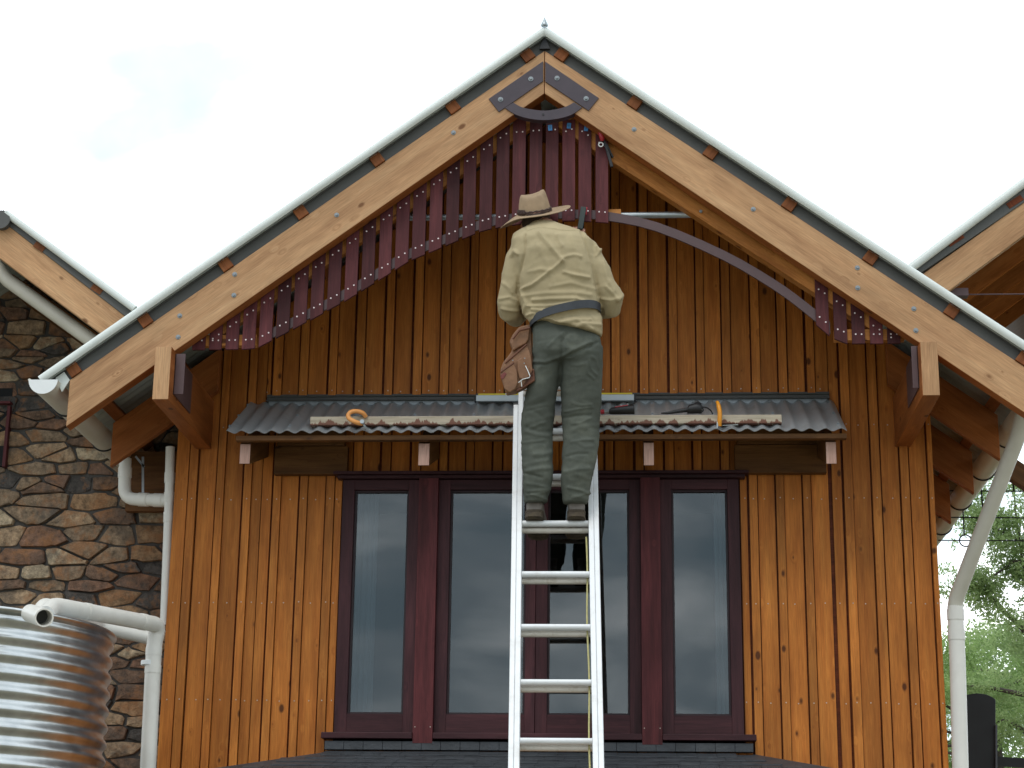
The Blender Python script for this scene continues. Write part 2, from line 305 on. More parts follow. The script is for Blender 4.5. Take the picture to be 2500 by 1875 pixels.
def stone_mat():
    m,nt,p=mat('field_stone'); L=nt.links.new
    at_=nd(nt,'ShaderNodeAttribute',attribute_name='tone'); tc=nd(nt,'ShaderNodeTexCoord')
    r=ramp(nt,[(0,(.075,.066,.060)),(.10,(.24,.17,.11)),(.34,(.165,.10,.065)),(.5,(.36,.25,.155)),(.64,(.20,.11,.07)),(.78,(.30,.185,.10)),(.9,(.42,.33,.22))],at_.outputs['Fac']); r.color_ramp.interpolation='CONSTANT'
    n=nd(nt,'ShaderNodeTexNoise',i_Scale=24,i_Detail=9,i_Roughness=.72); L(tc.outputs['Object'],n.inputs[0])
    h=nd(nt,'ShaderNodeMapRange'); L(n.outputs[0],h.inputs[0]); h.inputs[1].default_value=.33; h.inputs[2].default_value=.67; h.inputs[3].default_value=.35; h.inputs[4].default_value=1.6
    sc=nd(nt,'ShaderNodeVectorMath',operation='SCALE'); L(r.outputs[0],sc.inputs[0]); L(h.outputs[0],sc.inputs['Scale'])
    n2=nd(nt,'ShaderNodeTexNoise',i_Scale=8,i_Detail=8,i_Roughness=.7); L(tc.outputs['Object'],n2.inputs[0])
    r2=ramp(nt,[(.50,0.),(.62,.7)],n2.outputs[0]); mx=nd(nt,'ShaderNodeMixRGB'); L(r2.outputs[0],mx.inputs[0]); L(sc.outputs[0],mx.inputs[1]); mx.inputs[2].default_value=(.33,.15,.06,1)
    n4=nd(nt,'ShaderNodeTexNoise',i_Scale=3.4,i_Detail=7,i_Roughness=.7); L(tc.outputs['Object'],n4.inputs[0])
    r4=ramp(nt,[(.5,0.),(.66,.8)],n4.outputs[0]); mx2=nd(nt,'ShaderNodeMixRGB'); L(r4.outputs[0],mx2.inputs[0]); L(mx.outputs[0],mx2.inputs[1]); mx2.inputs[2].default_value=(.085,.075,.065,1)
    L(mx2.outputs[0],p.inputs['Base Color']); p.inputs['Roughness'].default_value=.85
    n3=nd(nt,'ShaderNodeTexNoise',i_Scale=26,i_Detail=8,i_Roughness=.7); L(tc.outputs['Object'],n3.inputs[0])
    b=nd(nt,'ShaderNodeBump'); b.inputs['Strength'].default_value=.9; b.inputs['Distance'].default_value=.02; L(n3.outputs[0],b.inputs['Height']); L(b.outputs[0],p.inputs['Normal'])
    return m
M['stone']=stone_mat()
def tank_mat():
    m,nt,p=mat('bright_corrugated_tank_steel'); L=nt.links.new
    tc=nd(nt,'ShaderNodeTexCoord'); n=nd(nt,'ShaderNodeTexNoise',i_Scale=14,i_Detail=6); L(tc.outputs['Object'],n.inputs[0])
    r=ramp(nt,[(.3,(.50,.52,.53)),(.7,(.66,.68,.68))],n.outputs[0]); L(r.outputs[0],p.inputs['Base Color'])
    p.inputs['Metallic'].default_value=1; h=nd(nt,'ShaderNodeMapRange'); L(n.outputs[0],h.inputs[0]); h.inputs[3].default_value=.27; h.inputs[4].default_value=.38; L(h.outputs[0],p.inputs['Roughness'])
    return m
M['tank']=tank_mat()
def glass_mat():
    m,nt,p=mat('window_glass'); nt.nodes.remove(p); L=nt.links.new
    o=nt.nodes['Material Output']; g=nd(nt,'ShaderNodeBsdfGlossy',i_Roughness=0.0,i_Color=(.93,.97,1,1)); t=nd(nt,'ShaderNodeBsdfTransparent',i_Color=(.62,.68,.7,1))
    fr=nd(nt,'ShaderNodeFresnel',i_IOR=1.80); mx=nd(nt,'ShaderNodeMixShader'); L(fr.outputs[0],mx.inputs[0]); L(t.outputs[0],mx.inputs[1]); L(g.outputs[0],mx.inputs[2]); L(mx.outputs[0],o.inputs[0])
    return m
M['glass']=glass_mat()
def curtain_mat():
    m,nt,p=mat('sheer_curtain'); p.inputs['Base Color'].default_value=(.50,.54,.56,1); p.inputs['Roughness'].default_value=.9; return m
M['curtain']=curtain_mat()
def plankstain():
    m=wood('stained_plank',(.34,.28,.20),(.50,.43,.33),(.60,.54,.43),(.2,.12,.08),knots=.2,tonevar=.05,blotch=.2); nt=m.node_tree; L=nt.links.new
    p=nt.nodes['Principled BSDF']; src=p.inputs['Base Color'].links[0].from_socket
    tc=nd(nt,'ShaderNodeTexCoord'); sp=nd(nt,'ShaderNodeSeparateXYZ'); L(tc.outputs['Object'],sp.inputs[0])
    mp=nd(nt,'ShaderNodeMapping'); mp.inputs['Scale'].default_value=(9,1,2.5); L(tc.outputs['Object'],mp.inputs[0])
    n=nd(nt,'ShaderNodeTexNoise',i_Scale=1.6,i_Detail=6,i_Roughness=.65); L(mp.outputs[0],n.inputs[0])
    # paint runs: highest along the bottom edge of the plank
    h=nd(nt,'ShaderNodeMapRange'); L(sp.outputs[2],h.inputs[0]); h.inputs[1].default_value=0.0; h.inputs[2].default_value=.085; h.inputs[3].default_value=.30; h.inputs[4].default_value=-.22
    a=nd(nt,'ShaderNodeMath',operation='ADD'); L(n.outputs[0],a.inputs[0]); L(h.outputs[0],a.inputs[1])
    r=ramp(nt,[(.71,0.),(.74,.85)],a.outputs[0]); mx=nd(nt,'ShaderNodeMixRGB'); L(r.outputs[0],mx.inputs[0]); L(src,mx.inputs[1]); mx.inputs[2].default_value=(.14,.035,.02,1)
    L(mx.outputs[0],p.inputs['Base Color']); return m
M['plankstain']=plankstain()
def leaf_mat(name,c0,c1):
    m,nt,p=mat(name); L=nt.links.new
    at_=nd(nt,'ShaderNodeAttribute',attribute_name='tone'); r=ramp(nt,[(0,c0),(1,c1)],at_.outputs['Fac']); L(r.outputs[0],p.inputs['Base Color']); p.inputs['Roughness'].default_value=.6
    tr=nd(nt,'ShaderNodeBsdfTranslucent'); L(r.outputs[0],tr.inputs[0]); mx=nd(nt,'ShaderNodeMixShader',i_0=.5); L(p.outputs[0],mx.inputs[1]); L(tr.outputs[0],mx.inputs[2]); L(mx.outputs[0],nt.nodes['Material Output'].inputs[0]); return m
M['leafA']=leaf_mat('eucalypt_leaves',(.19,.28,.10),(.42,.55,.24)); M['leafB']=leaf_mat('bush_leaves',(.16,.26,.08),(.38,.52,.19))
# ------------------------------------------------------------------ ground
g=MB(); g.box(-60,60,-40,90,-.2,0,'x'); tag(g.build('ground',M['ground']),'green grassy ground round the houses','ground',kind='structure')
# ================================================================== TIMBER HOUSE
S=.748; SR=.738             # roof slope, left and right
ZT,ZB=6.330,6.070           # barge top / bottom at the apex
YB0,YB1=-1.0,-.915          # barge front / back
XE=2.535
house=empty('timber_house',(0,0,0)); tag(house,'timber clad gabled house with maroon windows in the middle of the photo','house')
zt=lambda x:ZT-(SR*x if x>0 else -S*x); zb=lambda x:ZB-(SR*x if x>0 else -S*x)
# --- cladding
cl=MB(); 
def wallboard(mb,x0,x1,z0,z1f,y0,y1,m):
    z1a,z1b=z1f(x0),z1f(x1)
    mb.prism([(x0,y0,z0),(x1,y0,z0),(x1,y0,z1b),(x0,y0,z1a)],(0,y1-y0,0),m,grain=(0,0,1))
ztop=lambda x: zt(x)+.02
XW=2.172
# backing with the window hole
wx0,wx1,wz0,wz1=-1.19,1.08,2.67,4.13
for (a,b,c,d) in [(-XW,wx0,0,6),(wx1,XW,0,6),(wx0,wx1,0,wz0),(wx0,wx1,wz1,6)]:
    z1=lambda x:min(d,ztop(x))
    if a<0<b and d==6: 
        cl.prism([(a,0,c),(b,0,c),(b,0,ztop(b)),(0,0,ztop(0)),(a,0,ztop(a))],(0,.06,0),1)
    else: cl.prism([(a,0,c),(b,0,c),(b,0,z1(b)),(a,0,z1(a))],(0,.06,0),1)
AW0,AW1,AWZ=-1.66,1.60,4.60      # flashing above the awning
def nails(xm,zs,mb):
    for z in zs:
        if z is None: continue
        mb.disc((xm+random.uniform(-.004,.004),-.0,z),(0,-1,0),.0042,.0,8) if False else None
pitch=.1685
def lay(x0,x1,za,zbf,phase,nz,dy=0.0):
    x=x0
    k=0
    pos=[]
    xx=x0-phase
    while xx<x1:
        bw=.098+random.uniform(-.008,.008); bt=.046+random.uniform(-.004,.004); gp=random.choice((.009,.013,.016)); g2=random.choice((.004,.006,.009))
        pos.append((xx,xx+bw,0)); pos.append((xx+bw+gp,xx+bw+gp+bt,1)); xx+=bw+gp+bt+g2
    for a,b,kind in pos:
        a=max(a,x0); b=min(b,x1)
        if b-a<.012: continue
        if a<0<b and za>4: # split at the ridge
            parts=[(a,0),(0,b)]
        else: parts=[(a,b)]
        yy=(-.018 if kind==0 else -.034)+dy+random.uniform(-.0015,.0015)
        for a_,b_ in parts:
            wallboard(cl,a_,b_,za,zbf,yy,-.001,0 if kind==0 else 2)
        for z in nz:
            if zbf((a+b)/2)<z: continue
            cl.disc(((a+b)/2+random.uniform(-.012,.012)*(kind==0),yy,z+random.uniform(-.004,.004)),(0,-1,0),.0036,.002,8,3)
LN=[.6,1.2,1.9,2.85,3.40,4.0,4.43]
lay(-XW,AW0-.005,0.02,ztop,0.02,LN)
lay(AW1+.005,XW,0.02,ztop,0.05,LN)
lay(AW0,wx0-.005,0.02,lambda x:4.55,0.04,LN)
lay(wx1+.005,AW1,0.02,lambda x:4.55,0.06,LN)
lay(wx0-.004,wx1+.004,wz1+.012,lambda x:4.55,0.05,[])
lay(wx0-.004,wx1+.004,0.02,lambda x:wz0-.06,0.03,[])
lay(AW0,AW1,AWZ+.012,ztop,0.07,[AWZ+.045],-.006)
cl.build('cladding',[M['cedar'],M['backing'],M['cedarbatten'],M['nail']],house)
# side and back walls (board lined), a dark room inside
sw=MB()
for sx in(-1,1):
    y=.06
    while y<6:
        sw.box(min(sx*XW,sx*(XW-.03)),max(sx*XW,sx*(XW-.03)),y,y+.1,0.02,4.3,'z',0); sw.box(min(sx*(XW+.01),sx*(XW-.03)),max(sx*(XW+.01),sx*(XW-.03)),y+.108,y+.156,.02,4.3,'z',0); y+=.166
sw.box(-XW,XW,6,6.1,0,4.4,'z'); sw.build('side_wall',[M['cedar']],house)
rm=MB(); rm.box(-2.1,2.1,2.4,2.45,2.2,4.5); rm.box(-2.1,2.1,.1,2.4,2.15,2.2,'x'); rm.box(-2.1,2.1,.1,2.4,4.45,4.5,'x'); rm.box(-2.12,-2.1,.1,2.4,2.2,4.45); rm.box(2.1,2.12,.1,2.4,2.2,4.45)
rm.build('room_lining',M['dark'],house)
# --- roof sheets
def corr(mb,o,u,v,nrm,lu,lv,pitch=.076,amp=.0085,m=0,t=.5,seg=8,th=.0012,nv=1):
    """corrugated sheet: waves advance along u, ribs run along v"""
    o=Vector(o);u=Vector(u).normalized();v=Vector(v).normalized();n=Vector(nrm).normalized()
    N=max(2,int(lu/pitch*seg)); P=[]
    for s in (1,-1):
        rows=[]
        for j in range(nv+1):
            rows.append([o+u*(lu*i/N)+v*(lv*j/nv)+n*(amp*math.cos(2*math.pi*i/seg)+s*th) for i in range(N+1)])
        P.append(rows)
    mb.grid(P[0],m,t); mb.grid(P[1],m,t)
    # close the two ends
    for j in(0,nv): mb.grid([P[0][j],P[1][j]],m,t)
PH=.075; SH=.095
cs=1/math.sqrt(1+S*S); cr=1/math.sqrt(1+SR*SR); dirR=Vector((cr,0,-SR*cr)); nR=Vector((SR*cr,0,cr)); dirL=Vector((-cs,0,-S*cs)); nL=Vector((-S*cs,0,cs))
LEN=(XE+.075)/cs
for sgn,dd,nn in((-1,dirL,nL),(1,dirR,nR)):
    r=MB(); base=Vector((0,-1.0,ZT))+nn*SH
    corr(r,base,(0,1,0),dd,nn,7.0,LEN)
    ro=r.build('roof_sheet',M['soffit'],house,smooth=True,angle=60)
# ridge capping
r=MB(); R_=[]
for y in(-1.0,6): R_.append([Vector((x,y,ZT+.135-S*abs(x)*1.0)) for x in(-.16,-.08,-.0,.08,.16)])
r.grid(R_); r.build('ridge_capping',M['cap'],house,smooth=True)
# barge capping: bright roll plus the grey flashing behind it
for sgn,dd,nn in((-1,dirL,nL),(1,dirR,nR)):
    c=MB(); a=Vector((0,-1.028,ZT))+nn*.081; ln=LEN+.03
    prof=[]
    for k in range(13):
        th=math.radians(-60+k*25); prof.append((math.cos(th)*.027,math.sin(th)*.026))
    rows=[]
    for q in(-.062,ln): rows.append([a+dd*q+Vector((0,-py if False else -px,0))+nn*py for px,py in prof])
    c.grid(rows,0,.5); 
    c.build('barge_capping',M['cap'],house,smooth=True,angle=80)
    f=MB(); p0=Vector((0,-.985,ZT))+nn*.042; f.beam(p0-dd*.03,p0+dd*(ln-.005),.006,.080,nn,0,.5); f.beam(p0-dd*.05+nn*.030+Vector((0,-.012,0)),p0+dd*(ln-.005)+nn*.030+Vector((0,-.012,0)),.006,.030,nn,0,.2)
    f.build('barge_flashing',M['capgrey'],house)
# finial
f=MB(); b=Vector((0,-1.045,6.424)); f.tube([b,b+Vector((0,0,.030)),b+Vector((0,0,.034)),b+Vector((0,0,.042)),b+Vector((0,0,.058)),b+Vector((0,0,.090))],[.008,.009,.0195,.020,.0125,.0008],18)
f.build('finial',M['galv'],house,smooth=True)
m=MB(); m.prism([(-.03,-1.014,6.335),(.03,-1.014,6.335),(.004,-1.014,6.405),(-.004,-1.014,6.405)],(0,.02,0)); m.build('apex_flashing',M['black'],house)
# --- rafters and barges
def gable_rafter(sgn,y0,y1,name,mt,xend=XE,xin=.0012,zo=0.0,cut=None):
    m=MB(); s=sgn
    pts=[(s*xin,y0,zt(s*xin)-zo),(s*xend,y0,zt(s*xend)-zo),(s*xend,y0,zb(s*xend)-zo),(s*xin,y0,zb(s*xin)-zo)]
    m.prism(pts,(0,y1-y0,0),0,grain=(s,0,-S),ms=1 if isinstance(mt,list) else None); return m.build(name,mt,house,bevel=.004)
for s in(-1,1):
    bb=gable_rafter(s,YB0,YB1,'bargeboard',[M['oregon'],M['redbrown']])  # paler face, darker red-brown edges and underside
    for px,py in ([(439,771),(435,823),(573,670),(571,721),(822,525),(1107,324)] if s<0 else [(1548,316),(2093,654),(2094,703),(2231,754),(2236,807),(1839,511)]):
        p=at(px,py,YB0); b=MB(); b.disc(p,(0,-1,0),.0135,.003,16); b.disc(p+Vector((0,-.003,0)),(0,-1,0),.0075,.007,6)
        b.build('bolt',M['bolt'],bb,bevel=.001)
    for y in(-.12,.72,1.57,2.42,3.3,4.2):
        gable_rafter(s,y,y+.05,'rafter',M['redbrown'],xin=1.93 if y<0 else 2.0)
    # purlins lie over the rafters
    for x in([-2.496,-2.126,-1.705,-1.306,-.897,-.485,-.075] if s<0 else [.075,.478,.888,1.304,1.723,2.133,2.49]):
        m=MB(); dd=dirR if s>0 else dirL; nn=nR if s>0 else nL; q=Vector((x,0,zt(x)))+nn*.034
        a=Vector((q.x,-1.012,q.z)); 
        m.beam(a,(q.x,6.2,q.z),.066,.066,nn,0); m.build('purlin',M['purlin'],house,bevel=.002)
    # fascia tail closing behind gutter
# --- apex bracket
ap=empty('apex_bracket',(0,0,0)); ap.parent=house
YP=YB0-.008
for poly in ([(1326,149),(1326,198),(1218,273),(1193,241)],[(1331,150),(1462,239),(1437,270),(1331,199)]):
    m=MB(); m.prism([at(x,y,YP) for x,y in poly],(0,.008,0)); m.build('steel_plate',M['purpledark'],ap,bevel=.0015)
for px,py in [(1296,193),(1222,243),(1360,191),(1431,241)]:
    p=at(px,py,YP); b=MB(); b.disc(p,(0,-1,0),.0145,.003,18); b.disc(p+Vector((0,-.003,0)),(0,-1,0),.008,.008,6); b.build('bolt',M['bolt'],ap,bevel=.001)
m=MB(); outer=[(1233,263),(1258,279),(1290,289),(1328,293),(1365,289),(1397,279),(1421,262)]; inner=[(1401,250),(1382,260),(1356,267),(1328,270),(1298,267),(1272,261),(1253,250)]
def dens(P,n=5):
    o=[]
    for i in range(len(P)-1):
        for k in range(n):
            t=k/n; p0=P[max(i-1,0)];p1=P[i];p2=P[i+1];p3=P[min(i+2,len(P)-1)]
            o.append(tuple(.5*((2*p1[c])+(-p0[c]+p2[c])*t+(2*p0[c]-5*p1[c]+4*p2[c]-p3[c])*t*t+(-p0[c]+3*p1[c]-3*p2[c]+p3[c])*t**3) for c in range(len(p1))))
    o.append(tuple(P[-1])); return o
O_=dens(outer);I_=dens(inner)[::-1]
for i in range(len(O_)-1):
    q=[at(*O_[i],YP-.001),at(*O_[i+1],YP-.001),at(*I_[i+1],YP-.001),at(*I_[i],YP-.001)]
    m.prism(q,(0,.045,0),0,.5)
m.disc(at(1326,279,YP-.003),(0,-1,0),.006,.002,10,1); m.build('curved_strap',[M['purpledark'],M['black']],ap)
m=MB(); m.prism([(-.11,-.5,6.0),(.11,-.5,6.0),(.0,-.5,6.12)],(0,.02,0)); m.build('ridge_block',M['backing'],house)
# --- outrigger beams with steel plates
for s in(-1,1):
    x0,x1=(-2.059,-1.972) if s<0 else (1.968,2.056)
    zl,zh=4.300,4.592
    m=MB(); m.box(x0,x1,-1.078,-.0,zl,zh,'y'); m.box(x0+.001,x1-.001,-1.081,-1.077,zl+.001,zh-.001,'z',1); om=m.build('outrigger_beam',[M['redbrown'],M['oregon']],house,bevel=.003)  # body in darker red-brown timber, thin front plate in the paler one
    p=MB(); qa,qb=(at(425,864,-.99),at(447,962,-.99)) if s<0 else (at(2224,845,-.99),at(2250,947,-.99))
    p.box(qa.x,qb.x,-.99,-.982,qb.z,qa.z,'z'); xi=x1 if s<0 else x0
    p.box(min(xi,xi-s*.006),max(xi,xi-s*.006),-.99,-.60,qb.z,qa.z,'y'); p.box(min(xi,qa.x),max(xi,qa.x),-.988,-.984,qb.z+.002,qa.z-.002,'z'); p.build('steel_cleat',M['purple'],om,bevel=.001)
# underlining ledger between fly rafters
# --- gable screen
scr=empty('gable_screen',(0,0,0)); scr.parent=house
YS=-.885
arch=[(-1.84,4.631),(-1.59,4.632),(-1.542,4.643),(-1.354,4.747),(-1.067,4.911),(-.736,5.131),(-.514,5.228),(-.335,5.305),(-.155,5.338),(.002,5.352),(.18,5.356),(.349,5.340),(.612,5.275),(.97,5.105),(1.234,4.935),(1.40,4.80),(1.53,4.68),(1.60,4.640),(1.86,4.640)]
ax=[a[0] for a in arch]; az=[a[1] for a in arch]
ab=lambda x:float(np.interp(x,ax,az))
def slat(x0,x1,zlo=None):
    mm=MB(); top=lambda x:zb(x)+.035; bl=(ab(x0),ab(x1)) if zlo is None else zlo
    y0=YS-.014+random.uniform(-.003,.003); tl=random.random()
    if x0<0<x1: pts=[(x0,y0,bl[0]),(x1,y0,bl[1]),(x1,y0,top(x1)),(0,y0,top(0)),(x0,y0,top(x0))]
    else: pts=[(x0,y0,bl[0]),(x1,y0,bl[1]),(x1,y0,top(x1)),(x0,y0,top(x0))]
    if abs(x0)<.17: # under curved strap
        pts=[(x0,y0,bl[0]),(x1,y0,bl[1]),(x1,y0,min(top(x1),5.955)),(x0,y0,min(top(x0),5.955))]
    mm.prism(pts,(0,.016,0),0,tl,grain=(0,0,1))
    for fx,zz in((.28,'t'),(.74,'t'),(.28,'b'),(.74,'b')):
        x=x0+(x1-x0)*fx
        if zz=='t': z=min(zb(x)-.034,5.90-random.random()*.02)
        else: z=bl[0]+(bl[1]-bl[0])*fx+ (.060 if bl[0]>4.66 else .052)
        if zz=='t' and z<bl[0]+.03: continue
        mm.disc((x,y0,z),(0,-1,0),.0048,.002,8,1)
    return mm.build('slat',[M['maroon'],M['screw']],scr,bevel=.0012,seg=1)
n=25; xs=np.linspace(at(488,820,YS).x,at(1469,400,YS).x,n)
for k,x in enumerate(xs): slat(x-.035+random.uniform(-.0015,.0015),x+.035+random.uniform(-.0015,.0015))
for px in(2008,2051,2094,2138,2180):
    x=at(px,790,YS).x; slat(x-.034,x+.034)
# arch rail: purple flat steel behind the slats
m=MB(); A=dens([(a,b+.021,0) for a,b in arch if -1.56<a<1.56],3); 
for i in range(len(A)-1):
    (a0,z0,_),(a1,z1,_)=A[i],A[i+1]; sl0=(A[i+1][1]-A[max(i-1,0)][1])/(A[i+1][0]-A[max(i-1,0)][0]); k2=min(i+2,len(A)-1); sl1=(A[k2][1]-A[i][1])/(A[k2][0]-A[i][0])
    t0=.050*math.hypot(1,sl0); t1=.050*math.hypot(1,sl1)
    m.prism([(a0,YS+.004,z0),(a1,YS+.004,z1),(a1,YS+.004,z1+t1),(a0,YS+.004,z0+t0)],(0,.012,0),0,.5)
m.build('arch_rail',M['purple'],scr)
m=MB(); m.box(-1.90,-1.56,YS+.004,YS+.05,4.66,4.72,'x'); m.build('end_rail',M['oregon2'],scr); m=MB(); m.box(1.55,1.92,YS+.004,YS+.05,4.665,4.725,'x'); m.build('end_rail',M['oregon2'],scr)
# raking timber rails behind the slats
a=at(1487,373,YS+.035); b=at(2010,711,YS+.035)
m=MB(); d=(b-a).normalized(); m.beam(a-d*.35,b+d*.33,.07,.092,d.cross(Vector((0,1,0)))*-1,0,.7)
m.disc(at(1711,517,YS+.006),(0,-1,0),.014,.004,14,1); m.disc(at(1711,517,YS+.002),(0,-1,0),.009,.01,12,1)
rr=m.build('raking_rail',[M['oregon2'],M['bolt']],scr,bevel=.003)
m=MB(); a2=Vector((-a.x,a.y,a.z)); b2=Vector((-b.x,b.y,b.z)); d2=(b2-a2).normalized(); m.beam(a2-d2*.35,b2+d2*.33,.045,.088,d2.cross(Vector((0,-1,0)))*-1,0,.5); m.build('raking_rail',M['oregon2'],scr,bevel=.003)
for s in(-1,1):  # grey flashing along the barge underside
    m=MB(); m.prism([(s*.05,-.914,zb(s*.05)+.035),(s*1.95,-.914,zb(s*1.95)+.035),(s*1.95,-.914,zb(s*1.95)+.008),(s*.05,-.914,zb(s*.05)+.008)],(0,.008,0),0,.5); m.build('flashing_strip',M['zinc'],scr)
# collar pipe
zc=at(1600,522,-.82).z
m=MB(); m.tube([(-.98,-.80,zc),(.96,-.80,zc-.0)],.0175,16); m.build('galvanised_tie_pipe',M['galv'],house,smooth=True)
m=MB(); a=at(1484,521,-.845); m.box(.30,at(1516,522,-.84).x,-.85,-.81,zc-.018,zc+.018,'x'); m.build('timber_spacer',M['oregon2'],house)
# --- awning
aw=empty('window_awning',(0,0,0)); aw.parent=house
YF=-.63; zf=at(1310,1052,YF).z; zw=4.572; xl,xr=at(553.5,1054,YF).x,at(2068.5,1052,YF).x
m=MB(); nU=int((xr-xl)/.0835*10); rows=[]
for (yy,zz) in((-.035,zw),(YF,zf)):
    rows.append([(yy,zz)])
vdir=Vector((0,YF+.035,zf-zw)); nn=Vector((0,-1*(zw-zf),abs(YF+.035))).normalized(); nn=Vector((0,zf-zw,YF+.035)).cross(Vector((1,0,0))).normalized()
if nn.z<0: nn=-nn
corr(m,(xl,-.035,zw),(1,0,0),vdir,nn,xr-xl,vdir.length,pitch=.0835,amp=.0115,seg=10,th=.0016)
# screw heads on the crests
for row in(.12,.5,.86):
    k=0; x=xl
    while x<xr:
        if k%4==0:
            p=Vector((x,-.035,zw))+vdir*row+nn*.0125; m.disc(p,nn,.008,.004,8,1); m.disc(p+nn*.004,nn,.0045,.004,6,1)
        k+=1; x+=.0835
m.build('corrugated_sheet',[M['zinc'],M['bolt']],aw,smooth=True,angle=50)
m=MB(); m.prism([(-1.655,-.035,4.625),(1.605,-.035,4.625),(1.605,-.035,4.575),(-1.655,-.035,4.575)],(0,.012,0)); m.prism([(-1.655,-.035,4.594),(-1.655,-.075,4.580),(-1.655,-.075,4.576),(-1.655,-.035,4.589)],(3.26,0,0)); m.tube([(-1.655,-.040,4.613),(1.605,-.040,4.613)],.006,8)
m.build('wall_flashing',M['capgrey'],aw); m=MB(); m.box(-1.64,1.59,-.056,-.050,zw-.02,zw+.006,'x'); m.build('closure_strip',M['bolt'],aw)
m=MB(); m.box(xl+.045,xr,YF+.03,YF+.075,zf-.040,zf-.012,'x',0,0.0); m.build('front_batten',M['browntimber'],aw,bevel=.002)
for px0,px1,py0,py1 in((587,610,1078,1133),(1022,1048,1080,1137),(1571,1597,1080,1137),(2015,2043,1073,1133)):
    a=at(px0,py0,YF+.09); b=at(px1,py1,YF+.09); m=MB(); z1=zf-.044
    m.prism([(a.x,YF+.09,b.z),(a.x,YF+.09,z1),(a.x,-.03,z1+.28),(a.x,-.03,b.z+.17)],(b.x-a.x,0,0),0,grain=(0,1,.35)); m.box(a.x+.0015,b.x-.0015,YF+.0865,YF+.0885,b.z+.002,z1-.002,'z',1); m.build('awning_bracket',[M['browntimber'],M['endgrain']],aw,bevel=.002)
for (x0,x1) in((-1.585,-1.16),(1.055,1.57)):
    m=MB(); m.box(x0,x1,-.085,-.032,4.135,4.30,'x',0,.5); m.box(x0+.015,x1-.02,-.10,-.032,4.302,4.40,'x',0,.2); m.build('wall_plate',M['browntimber'],aw,bevel=.003)
# --- window
win=empty('casement_window',(0,0,0)); win.parent=house
m=MB(); m.box(-1.235,1.13,-.115,-.03,4.128,4.145,'x',0,.1); m.box(-1.215,1.11,-.09,-.03,4.108,4.126,'x',0,.1); m.build('head_trim',M['winframe'],win,bevel=.002)
m=MB(); 
for a,b in((-1.245,-.742),(-.628,.518),(.631,1.138)): m.box(a,b,-.115,-.02,2.635,2.668,'x',0,.7)
m.build('sill',M['winframe'],win,bevel=.003)
for a,b in((-.740,-.631),(.519,.629)): 
    m=MB(); m.box(a,b,-.10,-.02,2.612,4.106,'z'); 
    for z in(2.70,): m.disc(((a+.012),-.10,z),(0,-1,0),.003,.001,8,1); m.disc((b-.012,-.10,z),(0,-1,0),.003,.001,8,1)
    m.build('mullion_post',[M['winwear'],M['nail']],win,bevel=.003)
def casement(x0,x1,px0,px1,mt):
    e=empty('sash'); e.parent=win
    z0,z1,pz0,pz1=2.672,4.106,2.783,4.040; yf=-.055
    m=MB(); m.box(x0,px0-.008,yf,0,z0,z1,'z'); m.box(px1+.008,x1,yf,0,z0,z1,'z'); m.box(px0-.008,px1+.008,yf+.001,0,z0,pz0-.008,'x'); m.box(px0-.008,px1+.008,yf+.001,0,pz1+.008,z1,'x')
    # the frame is one mesh with its dark glazing bead
    for a in((px0-.008,px0+.004,pz0-.008,pz1+.008),(px1-.004,px1+.008,pz0-.008,pz1+.008),(px0+.004,px1-.004,pz0-.008,pz0+.004),(px0+.004,px1-.004,pz1-.004,pz1+.008)):
        m.box(a[0],a[1],yf+.022,0,a[2],a[3],'z',1)
    f=m.build('sash_frame',[mt,M['gasket']],win,bevel=.0015,seg=1)
    bpy.data.objects.remove(e)
    g=MB(); g.box(px0-.006,px1+.006,-.018,-.012,pz0-.006,pz1+.006); g.build('pane',M['glass'],f)
casement(-1.185,-.7405,-1.108,-.811,M['winframe']); casement(-.6305,-.0725,-.555,-.137,M['winframe'])
casement(-.0695,.5185,.003,.446,M['winframe']); casement(.6295,1.075,.702,1.002,M['winframe'])
m=MB(); m.box(-1.19,1.08,.0,.05,2.60,2.67,'x'); m.build('inner_rail',M['gasket'],win); m=MB(); m.box(-1.19,1.08,.0,.05,4.106,4.14,'x'); m.build('inner_rail',M['gasket'],win)
for (x0,x1) in((at(850,1400,.16).x,at(918,1400,.16).x),(at(1744,1400,.16).x,at(1800,1400,.16).x)):
    m=MB(); rows=[]
    for z in(2.6,4.2): rows.append([(x0+(x1-x0)*i/30,.16+.02*math.sin(i*1.1)+.01*math.sin(i*2.3+z),z) for i in range(31)])
    m.grid(rows); c=m.build('curtain',M['curtain'],win,smooth=True,angle=180)
# --- slate skirt roof over the bay below
sk=empty('slate_skirt_roof',(0,0,0)); sk.parent=house
m=MB(); x=-1.225
while x<1.12: m.box(x,min(x+.1055,1.12),-.098,-.032,2.575,2.622,'x',0); x+=.107
m.build('slate_upstand',M['slate'],sk,bevel=.0015,seg=1)
sl=math.tan(math.radians(15)); Zs=2.572; Ys=-.085
m=MB()
zz=lambda y:Zs-(Ys-y)*sl
m.prism([(-1.23,Ys,Zs-.012),(1.12,Ys,Zs-.012),(2.1,Ys-.95,zz(Ys-.95)-.012),(-2.2,Ys-.95,zz(Ys-.95)-.012)],(0,0,-.02))
for s,x0,x1 in((-1,-1.23,-2.2),(1,1.12,2.1)):
    m.prism([(x0,Ys,Zs-.012),(x0,-.02,Zs-.0),(x1+s*.0,-.02,zz(Ys-.95)+.0),(x1,Ys-.95,zz(Ys-.95)-.012)],(0,0,-.02))
y=Ys; k=0
